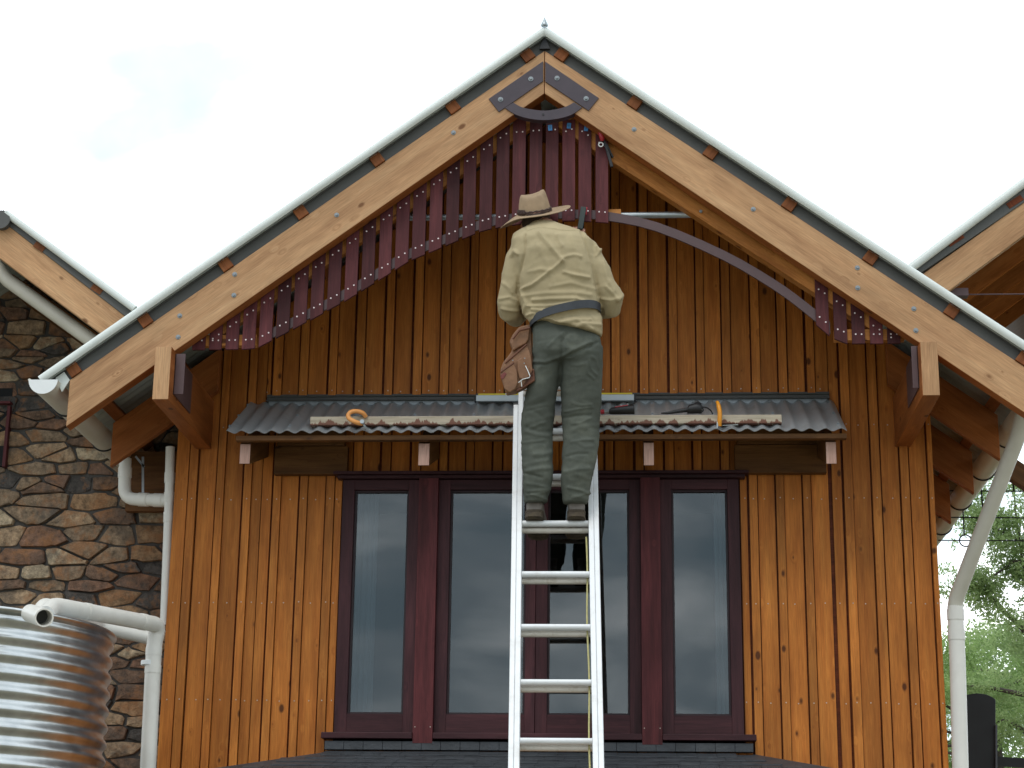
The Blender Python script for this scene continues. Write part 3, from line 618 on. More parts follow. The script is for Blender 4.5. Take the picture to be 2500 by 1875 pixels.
while y>Ys-.9:
    x=-1.23-(Ys-y)*.98-random.random()*.1
    while x<1.12+(Ys-y)*1.0:
        z=zz(y); a=x+.001; b=x+.106
        if a>-1.23-(Ys-y)*.95 and b<1.12+(Ys-y)*.95:
            dy=.15; tt=random.random(); lift=random.uniform(0,.002)
            m.prism([(a,y,z-.004+lift),(b,y,z-.004+lift),(b,y-dy,z-dy*sl+.006+lift),(a,y-dy,z-dy*sl+.006+lift)],(0,0,-.006),0,tt,grain=(0,1,0))
        x+=.107
    y-=.105; k+=1
m.build('slates',M['slate'],sk)
m=MB(); m.box(-1.3,1.2,-.92,-.05,0,2.30,'z'); m.build('bay_wall',M['cedar'],sk)
# --- gutters
def gutter(xc,zc,y0,y1,r,name,capfront):
    e=MB(); rows=[]
    for y in(y0,y1):
        rows.append([(xc+r*math.cos(th),y,zc+r*math.sin(th)) for th in np.linspace(math.pi,2*math.pi,19)])
    e.grid(rows); rows2=[[(xc+(r-.003)*math.cos(th),y,zc+(r-.003)*math.sin(th)) for th in np.linspace(math.pi,2*math.pi,19)] for y in(y0,y1)]
    e.grid(rows2); e.tube([(xc-r*(1 if xc<0 else -1),y0,zc),(xc-r*(1 if xc<0 else -1),y1,zc)],.008,8)
    o=e.build(name,M['cream'],house,smooth=True,angle=50)
    c=MB(); c.prism([(xc+(r+.003)*math.cos(th),y0-.003,zc+(r+.003)*math.sin(th)) for th in np.linspace(math.pi,2*math.pi,19)],(0,.003,0)); c.build('end_cap',M['white'],o)
    for y in(-.62,.16,.96,1.8,2.6):
        b=MB(); b.tube([(xc+(r+.004)*math.cos(th),y,zc+(r+.004)*math.sin(th)) for th in np.linspace(math.pi*1.02,2*math.pi*.995,19)],.0055,6); b.build('gutter_bracket',M['blackmetal'],o,smooth=True)
    return o
gl=at(106,927,-1.06); gutter(gl.x,gl.z,-1.06,4.2,.076,'gutter',True)
gr=atX(2395,1190,gl.x*-1+.01) ; gutter(-gl.x-.02,gl.z,-1.06,6.2,.076,'gutter',True)
# barge end closing plate, left
for s in(-1,1):
    m=MB(); nn=nR if s>0 else nL; dd=dirR if s>0 else dirL
    e0=Vector((s*XE,-1.0,zt(s*XE))); m.prism([e0,e0+nn*.09,e0+nn*.09+dd*.05,e0+dd*.07+nn*-.03],(0,.012,0)); m.build('end_flashing',M['cap'],house)
# downpipe at the left corner
def bend(P,r,seg=6):
    P=[Vector(p) for p in P]; o=[P[0]]
    for i in range(1,len(P)-1):
        a=(P[i-1]-P[i]).normalized(); b=(P[i+1]-P[i]).normalized()
        for k in range(seg+1):
            t=k/seg; o.append((P[i]+a*r)*(1-t)**2+P[i]*2*t*(1-t)+(P[i]+b*r)*t*t)
    o.append(P[-1]); return o
def pipe(P,r,name,parent,collars=(),mt='pvc',bendr=.08,endopen=False,n=24):
    m=MB(); Q=bend(P,bendr) if len(P)>2 else [Vector(p) for p in P]
    m.tube(Q,r,n,True); 
    for i,t in collars:
        a=Vector(P[i]);b=Vector(P[i+1]); c=a.lerp(b,t); d=(b-a).normalized(); m.tube([c-d*.03,c+d*.03],r+.0035,n)
    o=m.build(name,M[mt],parent,smooth=True,angle=35)
    return o
yv=.03
A0=at(416,1092,yv); A1=at(413,1228,yv); A2=at(402,1527,yv)
pipe([A0,A1,A2],.0275,'downpipe',house,[(0,.55),(0,.9),(1,.12)],bendr=.01)
B0=at(306,1120,.12); B1=at(303,1218,.12); B2=at(409,1222,.05)
pipe([B0,B1,B2],.037,'downpipe_elbow',house,[(0,.35),(1,.45),(1,.8)],bendr=.075)
m=MB(); m.beam(at(349,1115,.2),at(349,1205,.2),.014,.004,(0,1,0)); m.beam(at(331,1114,.2),at(352,1140,.2),.012,.004,(0,1,0)); m.build('pipe_strap',M['galv'],house)
# downpipe at the right
C0=at(2499,1000,-.62); C1=at(2487,1060,-.55); C2=at(2331,1470,-.10); C3=at(2338,1620,-.10); C4=at(2356,2300,-.10)
pipe([C0,C1,C2,at(2333,1500,-.10)],.0415,'downpipe',house,[],bendr=.05,mt='cream'); pipe([at(2332,1480,-.10),C3,C4],.0435,'downpipe',house,[(0,.15),(0,.5)],bendr=.06,mt='pvc')
m=MB(); m.box(-2.60,-2.2,.50,.56,4.05,4.42,'x'); m.build('eave_shade_beam',M['browntimber'],house)  # dark timber box added to stand for the shade under the eave
# ================================================================== LADDER
Yl=lambda z:-.69-.445*(4.2-z); XL=lambda z:.072+(3.65-z)*.026
PHI=math.atan(.445); ladn=Vector((0,-math.cos(PHI),math.sin(PHI)))   # towards the climber
lad=empty('extension_ladder',(.16,Yl(0),0)); tag(lad,'white aluminium extension ladder leaning on the awning plank under the man','ladder')
def lp(x,z,off=0): return Vector((XL(z)+x,Yl(z),z))+ladn*off
hw=.172
for s in(-1,1):
    m=MB(); m.beam(lp(s*(hw+.014),0.05),lp(s*(hw+.014),4.47),.027,.060,ladn,0,.4); under(m.build('fly_stile',M['alu'],bevel=.003),lad)
    m=MB(); m.beam(lp(s*(hw+.041),0.0,-.012),lp(s*(hw+.041),4.385,-.012),.026,.078,ladn,0,.5); under(m.build('base_stile',M['alu'],bevel=.003),lad)
    m=MB(); m.beam(lp(s*(hw+.041),4.376,-.012),lp(s*(hw+.041),4.388,-.012),.027,.08,ladn,0,.5); under(m.build('stile_cap',M['black']),lad)
def zrow(py,px=1357):
    z=3.6
    for _ in range(30): z=at(px,py,Yl(z)).z
    return z
zr=[zrow(y) for y in(1053,1164,1278,1402,1531,1666,1809)]; st=(zr[0]-zr[6])/6; zr=[zr[0]+st]+zr+[zr[6]-st*k for k in range(1,9) if zr[6]-st*k>.15]
for z in zr:
    m=MB(); c0=lp(-hw,z);c1=lp(hw,z)
    prof=[]
    for k in range(16):
        th=2*math.pi*k/16; prof.append((math.cos(th)*.019,math.sin(th)*.0175))
    R_=[]
    for c in(c0,c1): R_.append([c+Vector((0,-a,b if b<.012 else .013)) for a,b in prof])
    m.rings(R_); under(m.build('rung',M['alu'],smooth=True,angle=50),lad)
    m=MB(); c0=lp(-hw-.01,z-.011,-.044);c1=lp(hw+.01,z-.011,-.044); R_=[[c+Vector((0,-a*.95,b*.95)) for a,b in prof] for c in(c0,c1)]; m.rings(R_); under(m.build('rear_rung',M['aluw'],smooth=True,angle=50),lad)
m=MB(); P=[]
for i in range(120):
    z=3.60-i*.03
    if z<.1: break
    P.append(lp(hw-.013+.003*math.sin(i*.3),z,-.028))
m.tube(P,.0045,8); under(m.build('rope',M['rope'],smooth=True),lad)
def aat(x,y,Y): return at(x,y,Y+.15)
# ================================================================== THINGS ON THE AWNING
def awz(y): return zw+(zf-zw)*((-.035-y)/( -.035-YF))+.014
yp0=-.735; a=aat(757,1035,yp0); b=aat(1909,1035,yp0)
plo=Vector((a.x,yp0,aat(1300,1040,yp0).z)); ztp=aat(1300,1018,yp0).z
m=MB(); hgt=.046; z0=awz(-.56)-.002
print('plank z',plo.z,ztp,'awn',awz(yp0),awz(-.69))
m.beam((0,.035,.024),(b.x-a.x,.035,.024),.07,.048,(0,0,1),0,.5)
pk=m.build('plank',M['plankstain'],bevel=.003); pk.location=(a.x,yp0+.15,z0); tag(pk,'weathered timber plank with dark red stain runs lying on the awning','plank')
ptop=z0+.048
# left C clamp
m=MB(); c=aat(795,1022,yp0); 
def arc(cx,cz,r,a0,a1,y,n=14,sx=1): return [Vector((cx+sx*r*math.cos(math.radians(t)),y+0.0,cz+r*math.sin(math.radians(t)))) for t in np.linspace(a0,a1,n)]
k1=empty('g_clamp',(c.x,c.y,z0)); tag(k1,'curved orange clamp gripping the left part of the plank','clamp')
P=[aat(893,1017,-.74),aat(885,1008,-.76),aat(871,1004,-.77),aat(857,1006,-.78),aat(850,1014,-.79),aat(853,1022,-.80),aat(863,1028,-.81),aat(876,1033,-.80),aat(884,1034,-.79)]
m.tube(dens([tuple(p) for p in P],4),.0125,12); under(m.build('frame',M['orange'],smooth=True),k1)
m=MB(); m.tube([aat(884,1030,-.79),aat(894,1046,-.78)],.006,8); m.disc(aat(885,1031,-.80),(0,-1,0),.012,.02,12); m.tube([aat(888,1042,-.79),aat(905,1049,-.78)],.003,6); under(m.build('screw',M['galv'],smooth=True),k1)
m=MB(); q=aat(885,1018,-.72); m.box(q.x-.014,q.x+.014,-.60,-.55,ptop,ptop+.014,'x'); under(m.build('jaw_pad',M['galv'],bevel=.002),k1)
k2=empty('g_clamp',tuple(aat(1755,1040,-.75))); tag(k2,'upright orange clamp holding the right part of the plank','clamp')
m=MB(); P=[aat(1756,1040,-.765),aat(1757,1025,-.775),aat(1757,1005,-.78),aat(1754,990,-.77),aat(1752,983,-.75),aat(1751,982,-.70)]
pts=dens([tuple(p) for p in P],4); m.tube(pts,[.0125 if i<len(pts)*.6 else .0095 for i in range(len(pts))],10); under(m.build('frame',M['orange2'],smooth=True),k2)
m=MB(); m.tube([aat(1752,1030,-.77),aat(1751,1046,-.78)],.0055,8); m.tube([aat(1764,1039,-.775),aat(1802,1037,-.775)],.0022,6); under(m.build('screw',M['galv'],smooth=True),k2)
# spirit level
def onaw(px,Y): return aat(px,1000,Y).x
lx0,lx1=at(1162,990,-.12).x,at(1548,990,-.12).x
lv=empty('spirit_level',(lx0,-.11,awz(-.12))); tag(lv,'long silver spirit level with a yellow top lying behind the plank','spirit level')
zz0=awz(-.10)+.004; m=MB(); m.box(lx0,lx1,-.125,-.10,zz0,zz0+.036,'x'); under(m.build('body',M['silver'],bevel=.002),lv)
m=MB(); m.box(lx0+.012,lx1-.01,-.126,-.099,zz0+.036,zz0+.045,'x'); under(m.build('top_edge',M['yellow']),lv)
m=MB(); m.box(lx1,lx1+.012,-.127,-.098,zz0-.002,zz0+.038,'x'); m.box(lx0-.010,lx0,-.127,-.098,zz0-.002,zz0+.030,'x'); under(m.build('end_cap',M['black'],bevel=.002),lv)
# cordless driver lying on plank
Yd=-.70; dr=empty('cordless_drill',tuple(aat(1500,1010,Yd))); tag(dr,'black and red cordless drill lying on the plank beside the man','drill')
zz=lambda px,py,Y=Yd:aat(px,py,Y)
m=MB(); R_=[]
for px,h0,h1 in((1487,1001,1010),(1492,996,1011),(1520,992,1011),(1545,988,1011),(1549,990,1011)):
    t=aat(px,h0,Yd);b_=aat(px,h1,Yd); cz=(t.z+b_.z)/2; hh=(t.z-b_.z)/2
    R_.append([(t.x,Yd+.15+.028*math.cos(q)*1.0,cz+hh*math.sin(q)) for q in np.linspace(0,2*math.pi,17)[:-1]])
m.rings(R_); under(m.build('body',M['black'],smooth=True),dr)
m=MB(); m.beam(aat(1501,995,Yd-.01),aat(1533,990,Yd-.01),.02,.006,(0,0,1)); under(m.build('grip',M['red'],bevel=.002),dr)
m=MB(); m.tube([aat(1474,1007,Yd),aat(1480,1004,Yd),aat(1488,1004,Yd)],[.007,.013,.016],12); under(m.build('chuck',M['galv'],smooth=True),dr)
m=MB(); m.tube([aat(1466,1006,Yd),aat(1475,1005,Yd)],.013,12); under(m.build('collar',M['red'],smooth=True),dr)
m=MB(); m.disc(aat(1516,990,Yd-.01),(0,-.3,1),.007,.006,8); m.disc(aat(1532,988,Yd-.01),(0,-.3,1),.007,.006,8); under(m.build('light',M['galv']),dr)
gn=empty('nail_gun',tuple(aat(1690,1005,-.5))); tag(gn,'black power tool with a looped cord behind the plank near the orange clamp','power tool')
Yg=-.66; m=MB(); R_=[]
for px,h0,h1 in((1678,995,1010),(1682,988,1010),(1700,984,1010),(1711,983,1010),(1713,992,1009)):
    t=aat(px,h0,Yg);b_=aat(px,h1,Yg); cz=(t.z+b_.z)/2; hh=(t.z-b_.z)/2; R_.append([(t.x,Yg+.15+.03*math.cos(q),cz+hh*math.sin(q)) for q in np.linspace(0,2*math.pi,13)[:-1]])
m.rings(R_); under(m.build('body',M['black'],smooth=True,angle=50),gn)
m=MB(); m.tube([aat(1614,1009,Yg),aat(1632,1008,Yg),aat(1655,1004,Yg),aat(1682,1000,Yg)],[.004,.008,.011,.013],10); under(m.build('handle',M['black'],smooth=True),gn)
m=MB(); P=[aat(1695,985,Yg),aat(1705,981,Yg),aat(1712,990,Yg-.01),aat(1717,1001,Yg-.01),aat(1712,1006,Yg-.02)]; m.tube(dens([tuple(p) for p in P],4),.0045,6); P=[aat(1712,994,Yg),aat(1724,995,Yg),aat(1735,1002,Yg),aat(1740,1011,Yg)]; m.tube(dens([tuple(p) for p in P],4),.0042,6); under(m.build('cord',M['black'],smooth=True),gn)
# tapes on slats
for i,(px,py,l) in enumerate(((1343,312,'left square of blue tape on a maroon slat'),(1389,307,'middle square of blue tape on a maroon slat'),(1431,313,'right square of blue tape on a maroon slat, nearest the red clamp'))):
    p=at(px,py,YS-.0195); m=MB(); m.box(-.0115,.0115,-.001,.0,-.017,.017); 
    # pencilled stroke
    m.box(-.0012,.0012,-.0014,-.001,-.006,.006,'z',1)
    o=m.build('masking_tape',[M['tape'],M['black']]); o.location=p; o.rotation_euler=(0,math.radians((-3,4,6)[i]),0); tag(o,l,'tape','pieces of blue tape on the slats')
# red handled clamp
Yc=-.93; kc=empty('bar_clamp',tuple(at(1475,346,Yc))); tag(kc,'red handled bar clamp hanging at the end of the maroon slats','clamp')
m=MB(); P=[at(1464,321,Yc-.02),at(1467,328,Yc-.025),at(1470,338,Yc-.02),at(1470,344,Yc-.015)]; m.tube(P,[.011,.014,.014,.010],12); under(m.build('handle',M['red'],smooth=True),kc)
m=MB(); c=at(1467,353,Yc-.01); m.tube([c+Vector((.012*math.cos(q),0,.012*math.sin(q))) for q in np.linspace(0,2*math.pi,17)],.0035,8,False); under(m.build('ring',M['white'],smooth=True),kc)
m=MB(); m.beam(at(1473,340,Yc),at(1484,372,Yc+.0),.014,.02,(0,-1,0)); m.beam(at(1483,368,Yc),at(1494,408,Yc),.016,.018,(0,-1,0)); m.beam(at(1480,352,Yc),at(1496,385,Yc+.02),.01,.03,(0,-1,0)); under(m.build('bar',M['black'],bevel=.002),kc)
kd=empty('bar_clamp',tuple(at(1420,535,-.93))); tag(kd,'dark green bar clamp on the slats beside the hat','clamp')
m=MB(); m.beam(at(1425,506,-.94),at(1416,560,-.94),.030,.020,(0,-1,0)); under(m.build('bar',simple('dark_green_bar',(.03,.045,.04),.5),bevel=.003),kd)
m=MB(); m.beam(at(1430,506,-.925),at(1428,524,-.925),.02,.01,(0,-1,0)); under(m.build('jaw',M['red'],bevel=.002),kd)
def pat(x,y,Y): return at(x,y,Y+.14*min(1,max(0,(y-600)/500))+.045*min(1,max(0,(y-1140)/80)))
# ================================================================== PERSON
def remesh(mb,vox,smooth_it=6,factor=.5,name='tmp'):
    me=mb.mesh(name,[]); o=bpy.data.objects.new(name,me); COL.objects.link(o)
    r=o.modifiers.new('r','REMESH'); r.mode='VOXEL'; r.voxel_size=vox; r.adaptivity=0
    if smooth_it: s=o.modifiers.new('s','SMOOTH'); s.iterations=smooth_it; s.factor=factor
    dg=bpy.context.evaluated_depsgraph_get(); dg.update(); ev=o.evaluated_get(dg)
    out=bpy.data.meshes.new_from_object(ev); bpy.data.objects.remove(o); return out
def finish(me,name,mats,parent,disp=None):
    n=len(me.vertices); co=np.empty(n*3); me.vertices.foreach_get('co',co); co=co.reshape(-1,3)
    no=np.empty(n*3); me.vertices.foreach_get('normal',no); no=no.reshape(-1,3)
    if disp is not None:
        c=(co-CP)@CM.T; px=1250+F*c[:,0]/c[:,2]; py=937.5-F*c[:,1]/c[:,2]
        co=co+no*disp(co,no,px,py)[:,None]; me.vertices.foreach_set('co',co.ravel())
    me.materials.clear()
    for m in mats: me.materials.append(m)
    me.update(); fsmooth(me,180); me.name=name
    o=bpy.data.objects.new(name,me); COL.objects.link(o); under(o,parent); return o
def segd(px,py,P):
    d=np.full(px.shape,1e9)
    for (x0,y0),(x1,y1) in zip(P[:-1],P[1:]):
        vx,vy=x1-x0,y1-y0; t=np.clip(((px-x0)*vx+(py-y0)*vy)/(vx*vx+vy*vy+1e-9),0,1); d=np.minimum(d,np.hypot(px-x0-t*vx,py-y0-t*vy))
    return d
def nz(co,s,seed=0):
    return np.array([mn.noise(Vector((float(a)*s[0]+seed,float(b)*s[1],float(c)*s[2]))) for a,b,c in co])
ZF=zr[3]+.013    # top of the rung he stands on
man=empty('person',(.08,-1.12,ZF)); tag(man,'man in khaki shirt, green trousers and felt hat standing on the ladder','person')
def ring_px(y,xl,xr,Y,hd,n=24,yl=None,yr=None,sq=2.3):
    a=pat(xl,y if yl is None else yl,Y); b=pat(xr,y if yr is None else yr,Y); c=(a+b)/2; hw_=(b-a).length/2; u=(b-a).normalized(); R_=[]
    for k in range(n):
        th=2*math.pi*k/n; cx,sy=math.cos(th),math.sin(th)
        cx=math.copysign(abs(cx)**(2/sq),cx); sy=math.copysign(abs(sy)**(2/sq),sy)
        R_.append(c+u*(hw_*cx)+Vector((0,1,0))*(hd*sy))
    return R_
# shirt -----------------------------------------------------------
m=MB()
T=[ring_px(548,1300,1360,-1.17,.060),ring_px(555,1288,1376,-1.185,.075),ring_px(564,1268,1402,-1.195,.090),ring_px(575,1250,1432,-1.20,.105),ring_px(592,1246,1448,-1.215,.120),ring_px(625,1252,1452,-1.23,.130),ring_px(665,1262,1455,-1.235,.128),
   ring_px(705,1268,1459,-1.235,.122),ring_px(740,1271,1466,-1.23,.118),ring_px(762,1275,1471,-1.23,.114),ring_px(785,1285,1472,-1.235,.122,yl=776,yr=788),ring_px(805,1294,1470,-1.24,.128,yl=790,yr=824)]
m.rings([r[::-1] for r in T])
la=[pat(1275,606,-1.20),pat(1262,630,-1.205),pat(1254,665,-1.21),pat(1247,705,-1.21),pat(1243,740,-1.20),pat(1244,762,-1.17),pat(1258,775,-1.10),pat(1275,755,-1.03),pat(1292,700,-.98)]
m.tube(la,[.064,.060,.060,.059,.060,.058,.054,.050,.044],16)
ra=[pat(1420,606,-1.20),pat(1445,630,-1.205),pat(1462,665,-1.215),pat(1476,700,-1.22),pat(1495,728,-1.205),pat(1490,750,-1.16),pat(1462,758,-1.09),pat(1440,730,-1.03),pat(1420,680,-.99)]
m.tube(ra,[.066,.062,.062,.062,.064,.060,.055,.050,.044],16)
m.ell(pat(1268,605,-1.20),.050,.062,.05); m.ell(pat(1436,607,-1.20),.055,.062,.052)
me=remesh(m,.006,8,.5)
creases=[([(1316,570),(1345,603),(1373,637)],5,.0075),([(1373,637),(1335,668),(1300,695),(1273,706)],4,.0060),([(1373,630),(1400,622),(1417,627)],4,.005),([(1377,664),(1400,671),(1437,678)],4,.0055),([(1290,664),(1320,657),(1350,662)],5,.0025),
 ([(1302,733),(1345,730),(1406,729),(1453,748)],5,.0060),([(1280,722),(1330,716),(1400,714),(1440,720)],5,.0035),([(1290,747),(1330,748),(1375,743),(1400,738)],4,.006),([(1273,712),(1285,740),(1278,765)],4,.006),([(1300,756),(1350,760),(1400,752)],4,.006),
 ([(1345,700),(1395,690),(1450,706)],5,.003),([(1283,575),(1281,620),(1266,668),(1264,715)],3,-.0055),([(1418,565),(1440,620),(1452,670),(1460,720),(1468,760)],3,-.005),([(1266,620),(1257,612),(1250,625)],4,.006),([(1455,603),(1462,612),(1468,608)],4,.006),([(1455,625),(1465,612),(1472,610)],3,.004),
 ([(1268,790),(1285,770),(1303,765)],3,.005),([(1310,590),(1335,640),(1350,690)],6,.002),([(1360,575),(1366,590),(1372,600)],4,.004),([(1395,575),(1408,620),(1420,680)],6,.002),
 ([(1226,690),(1240,700),(1250,715)],4,.004),([(1222,730),(1245,725),(1262,735)],4,.004),([(1228,752),(1245,756),(1265,758)],4,.005),([(1480,700),(1500,720),(1510,735)],4,.004),([(1464,728),(1490,733),(1515,728)],4,.004),([(1472,640),(1482,680),(1500,710)],4,.003),
 ([(1345,790),(1390,783),(1440,780)],4,.005),([(1390,800),(1430,790),(1465,793)],4,.0055),([(1400,777),(1420,790),(1445,803)],4,.004),([(1330,795),(1370,793),(1410,806)],3,.004)]
def shirtd(co,no,px,py):
    d=np.zeros(len(co)); back=np.clip(-no[:,1]*1.4+.25,0,1)
    for P,w_,a in creases: d+=1.9*a*np.exp(-(segd(px,py,P)/w_)**2)*back
    d+=.007*nz(co,(9,9,15),3)+.0045*(.35-np.abs(nz(co,(14,12,24),8)))
    # yoke flap: step just below the seam
    s=[(1288,566),(1305,558),(1326,555),(1345,560),(1380,563),(1412,563),(1428,572)]
    inside=(py<np.interp(px,[p[0] for p in s],[p[1] for p in s]))&(px>1285)&(px<1430)
    d+=np.where(inside,.0035,0)*back
    # belt pinches the shirt
    yb=np.interp(px,[1290,1320,1375,1416,1460],[802,789,770,762,764]); d-=.010*np.exp(-((py-yb)/9)**2)*((px>1285)&(px<1474))
    return d
sh=finish(me,'shirt',[M['shirt']],man,shirtd)
# collar
m=MB(); R_=[]
for zo,rx,ry in((0,.066,.064),(.014,.062,.060),(.030,.058,.056),(.030,.054,.052),(.0,.058,.056)):
    c=pat(1330,557,-1.165)+Vector((0,.012,zo)); R_.append([c+Vector((rx*math.cos(t),ry*math.sin(t),-.012*math.sin(t)*-1+.004*math.cos(t))) for t in np.linspace(0,2*math.pi,33)[:-1]])
m.rings(R_,cap=False); cl_=m.build('collar',M['shirt'],smooth=True,angle=60); under(cl_,man)
m=MB(); c=pat(1352,551,-1.24); m.prism([pat(1322,548,-1.235),pat(1362,548,-1.235),pat(1372,562,-1.262),pat(1345,562,-1.268),pat(1318,556,-1.262)],(0,.006,0)); under(m.build('collar_fold',M['shirt'],bevel=.002),man)
# trousers --------------------------------------------------------
m=MB()
m.rings([r[::-1] for r in [ring_px(785,1304,1450,-1.23,.080),ring_px(805,1300,1456,-1.235,.094),ring_px(835,1299,1466,-1.24,.112),ring_px(868,1300,1471,-1.235,.118),ring_px(890,1303,1472,-1.225,.100)]])
LL=[(850,1302,1378,-1.235,.105),(885,1300,1370,-1.225,.098),(930,1293,1364,-1.205,.09),(970,1282,1359,-1.19,.084),(1010,1273,1354,-1.175,.080),(1050,1271,1350,-1.165,.076),(1085,1272,1351,-1.165,.074),(1120,1274,1352,-1.17,.072),(1160,1277,1351,-1.175,.068),(1195,1278,1346,-1.17,.064),(1228,1279,1337,-1.155,.062)]
LR=[(850,1370,1472,-1.235,.105),(885,1368,1472,-1.225,.100),(930,1367,1471,-1.205,.092),(970,1369,1470,-1.19,.086),(1010,1371,1467,-1.175,.080),(1050,1374,1463,-1.165,.076),(1085,1374,1463,-1.165,.074),(1120,1371,1458,-1.17,.072),(1160,1369,1448,-1.175,.068),(1195,1370,1440,-1.17,.064),(1229,1374,1434,-1.155,.062)]
for Q in(LL,LR): m.rings([ring_px(y,a,b,Y,h,sq=2.1)[::-1] for y,a,b,Y,h in Q])
me=remesh(m,.006,6,.5)
rng=random.Random(3)
tf=[([(1383,815),(1372,835),(1370,870)],4,-.010),([(1370,876),(1369,900),(1368,930)],4,-.006),([(1303,882),(1330,884),(1365,872)],4,.006),([(1303,889),(1335,891),(1365,880)],3,-.005),([(1372,880),(1400,864),(1430,850),(1455,838)],4,-.009),([(1372,870),(1400,853),(1440,836)],4,.007),
 ([(1340,845),(1360,825),(1378,808)],4,.006),([(1438,880),(1442,900),(1456,915)],3,.005),([(1432,885),(1434,910),(1450,925)],3,.005),([(1445,870),(1455,880),(1462,900)],3,.004),([(1425,888),(1410,892),(1395,890)],4,.004)]
for (cx,w0) in((1312,36),(1420,44)):
    for y0 in(985,1000,1013,1025,1036,1049,1062,1076,1092,1110,1128,1147,1163,1180,1196,1208,1217):
        for _ in range(1 if y0<1100 else 1):
            dx=rng.uniform(-14,14); L_=rng.uniform(.4,.85)*w0; sg=rng.choice((-1,1)); yy=y0+rng.uniform(-4,4)
            tf.append(([(cx+dx-L_,yy+sg*rng.uniform(2,8)),(cx+dx,yy+rng.uniform(-4,4)),(cx+dx+L_,yy-sg*rng.uniform(0,9))],rng.uniform(2.4,5.5),rng.uniform(.002,.008)*rng.choice((1,1,-1))))
def trd(co,no,px,py):
    d=np.zeros(len(co)); back=np.clip(-no[:,1]*1.2+.5,0,1)
    for P,w_,a in tf: d+=.95*a*np.exp(-(segd(px,py,P)/w_)**2)*back
    d+=.007*nz(co,(8,8,12),13)+.005*(.3-np.abs(nz(co,(12,10,26),18)))
    return d
tr=finish(me,'trousers',[M['trouser']],man,trd)
# body underneath, one mesh with head, arms, hands
m=MB()
hips=pat(1385,850,-1.23); chest=pat(1355,640,-1.22)
m.rings([r[::-1] for r in [ring_px(548,1312,1350,-1.15,.048),ring_px(575,1275,1410,-1.19,.08),ring_px(620,1275,1430,-1.215,.1),ring_px(700,1285,1442,-1.22,.095),ring_px(780,1300,1450,-1.22,.085),ring_px(850,1310,1460,-1.225,.09),ring_px(875,1312,1462,-1.22,.08)]])
for Q in(LL,LR): m.tube([pat((a+b)/2,y,Y) for y,a,b,Y,h in Q[:-1]],[ (b-a)*.00102*.7 for y,a,b,Y,h in Q[:-1]],14)
la2=[tuple(p) for p in la]; ra2=[tuple(p) for p in ra]
hl=pat(1300,640,-.955); hr=pat(1405,600,-.955)
m.tube(la+[hl],[.046,.043,.040,.038,.038,.038,.034,.030,.027,.024],12); m.tube(ra+[hr],[.046,.043,.040,.038,.038,.038,.034,.030,.027,.024],12)
def hand(p,d,thumbside,grip=1.0):
    d=Vector(d).normalized(); side=Vector((1,0,0))*thumbside; side=(side-d*side.dot(d)).normalized(); nrm=d.cross(side)
    if nrm.y<0: nrm=-nrm
    m.ell(p+d*.045,.040,.018,.05,rot=Matrix((side,nrm,d)).transposed())
    for i,(o_,l) in enumerate(((.030,.072),(.010,.080),(-.011,.075),(-.031,.060))):
        q=p+d*.085+side*o_; a=q+d*l*.42+nrm*.006; b_=a+d*l*.28+nrm*l*.30*grip; c=b_+nrm*l*.30-d*l*.10*grip
        m.tube([q-d*.02,a,b_,c],[.0092,.0088,.0080,.0070],8)
    q=p+d*.025+side*.032; m.tube([q,q+side*.028+d*.022,q+side*.034+d*.05+nrm*.012,q+side*.022+d*.070+nrm*.022],[.012,.011,.0098,.0085],8)
hand(hl,(.1,.25,1),1); hand(hr,(.12,.25,1),-1)
# head: bowed forward
hc=pat(1311,549,-1.10); tilt=Matrix.Rotation(math.radians(8),3,'X')@Matrix.Rotation(math.radians(-8),3,'Y')
def H(x,y,z): return hc+tilt@Vector((x,y,z))
m.tube([pat(1330,556,-1.16),pat(1324,540,-1.13),H(0,-.02,-.07)],[.060,.056,.056],16)
m.ell(H(0,-.005,.015),.076,.095,.105,rot=tilt); m.ell(H(0,.03,-.055),.055,.06,.06,rot=tilt); m.ell(H(0,.055,-.085),.030,.028,.025,rot=tilt)
m.tube([H(0,.088,.02),H(0,.104,-.012),H(0,.108,-.030),H(0,.088,-.036)],[.008,.011,.013,.010],8)
for s in(-1,1): m.ell(H(s*.079,.0,-.01),.010,.020,.032,rot=tilt); m.ell(H(s*.03,.082,.022),.018,.012,.008,rot=tilt)
m.ell(H(0,.088,-.055),.024,.010,.006,rot=tilt); m.ell(H(0,.086,-.066),.022,.010,.007,rot=tilt)
me=remesh(m,.0052,4,.5); body=finish(me,'body',[M['skin']],man)
for s in(-1,1):
    e=MB(); e.ell(H(s*.031,.088,.010),.011,.008,.007,rot=tilt); under(e.build('eye',M['white'],smooth=True),man)
m=MB(); m.ell(H(0,-.018,.006),.079,.084,.090,rot=tilt); m.ell(H(0,-.05,-.055),.058,.048,.045,rot=tilt); under(m.build('hair',M['hair'],smooth=True),man)
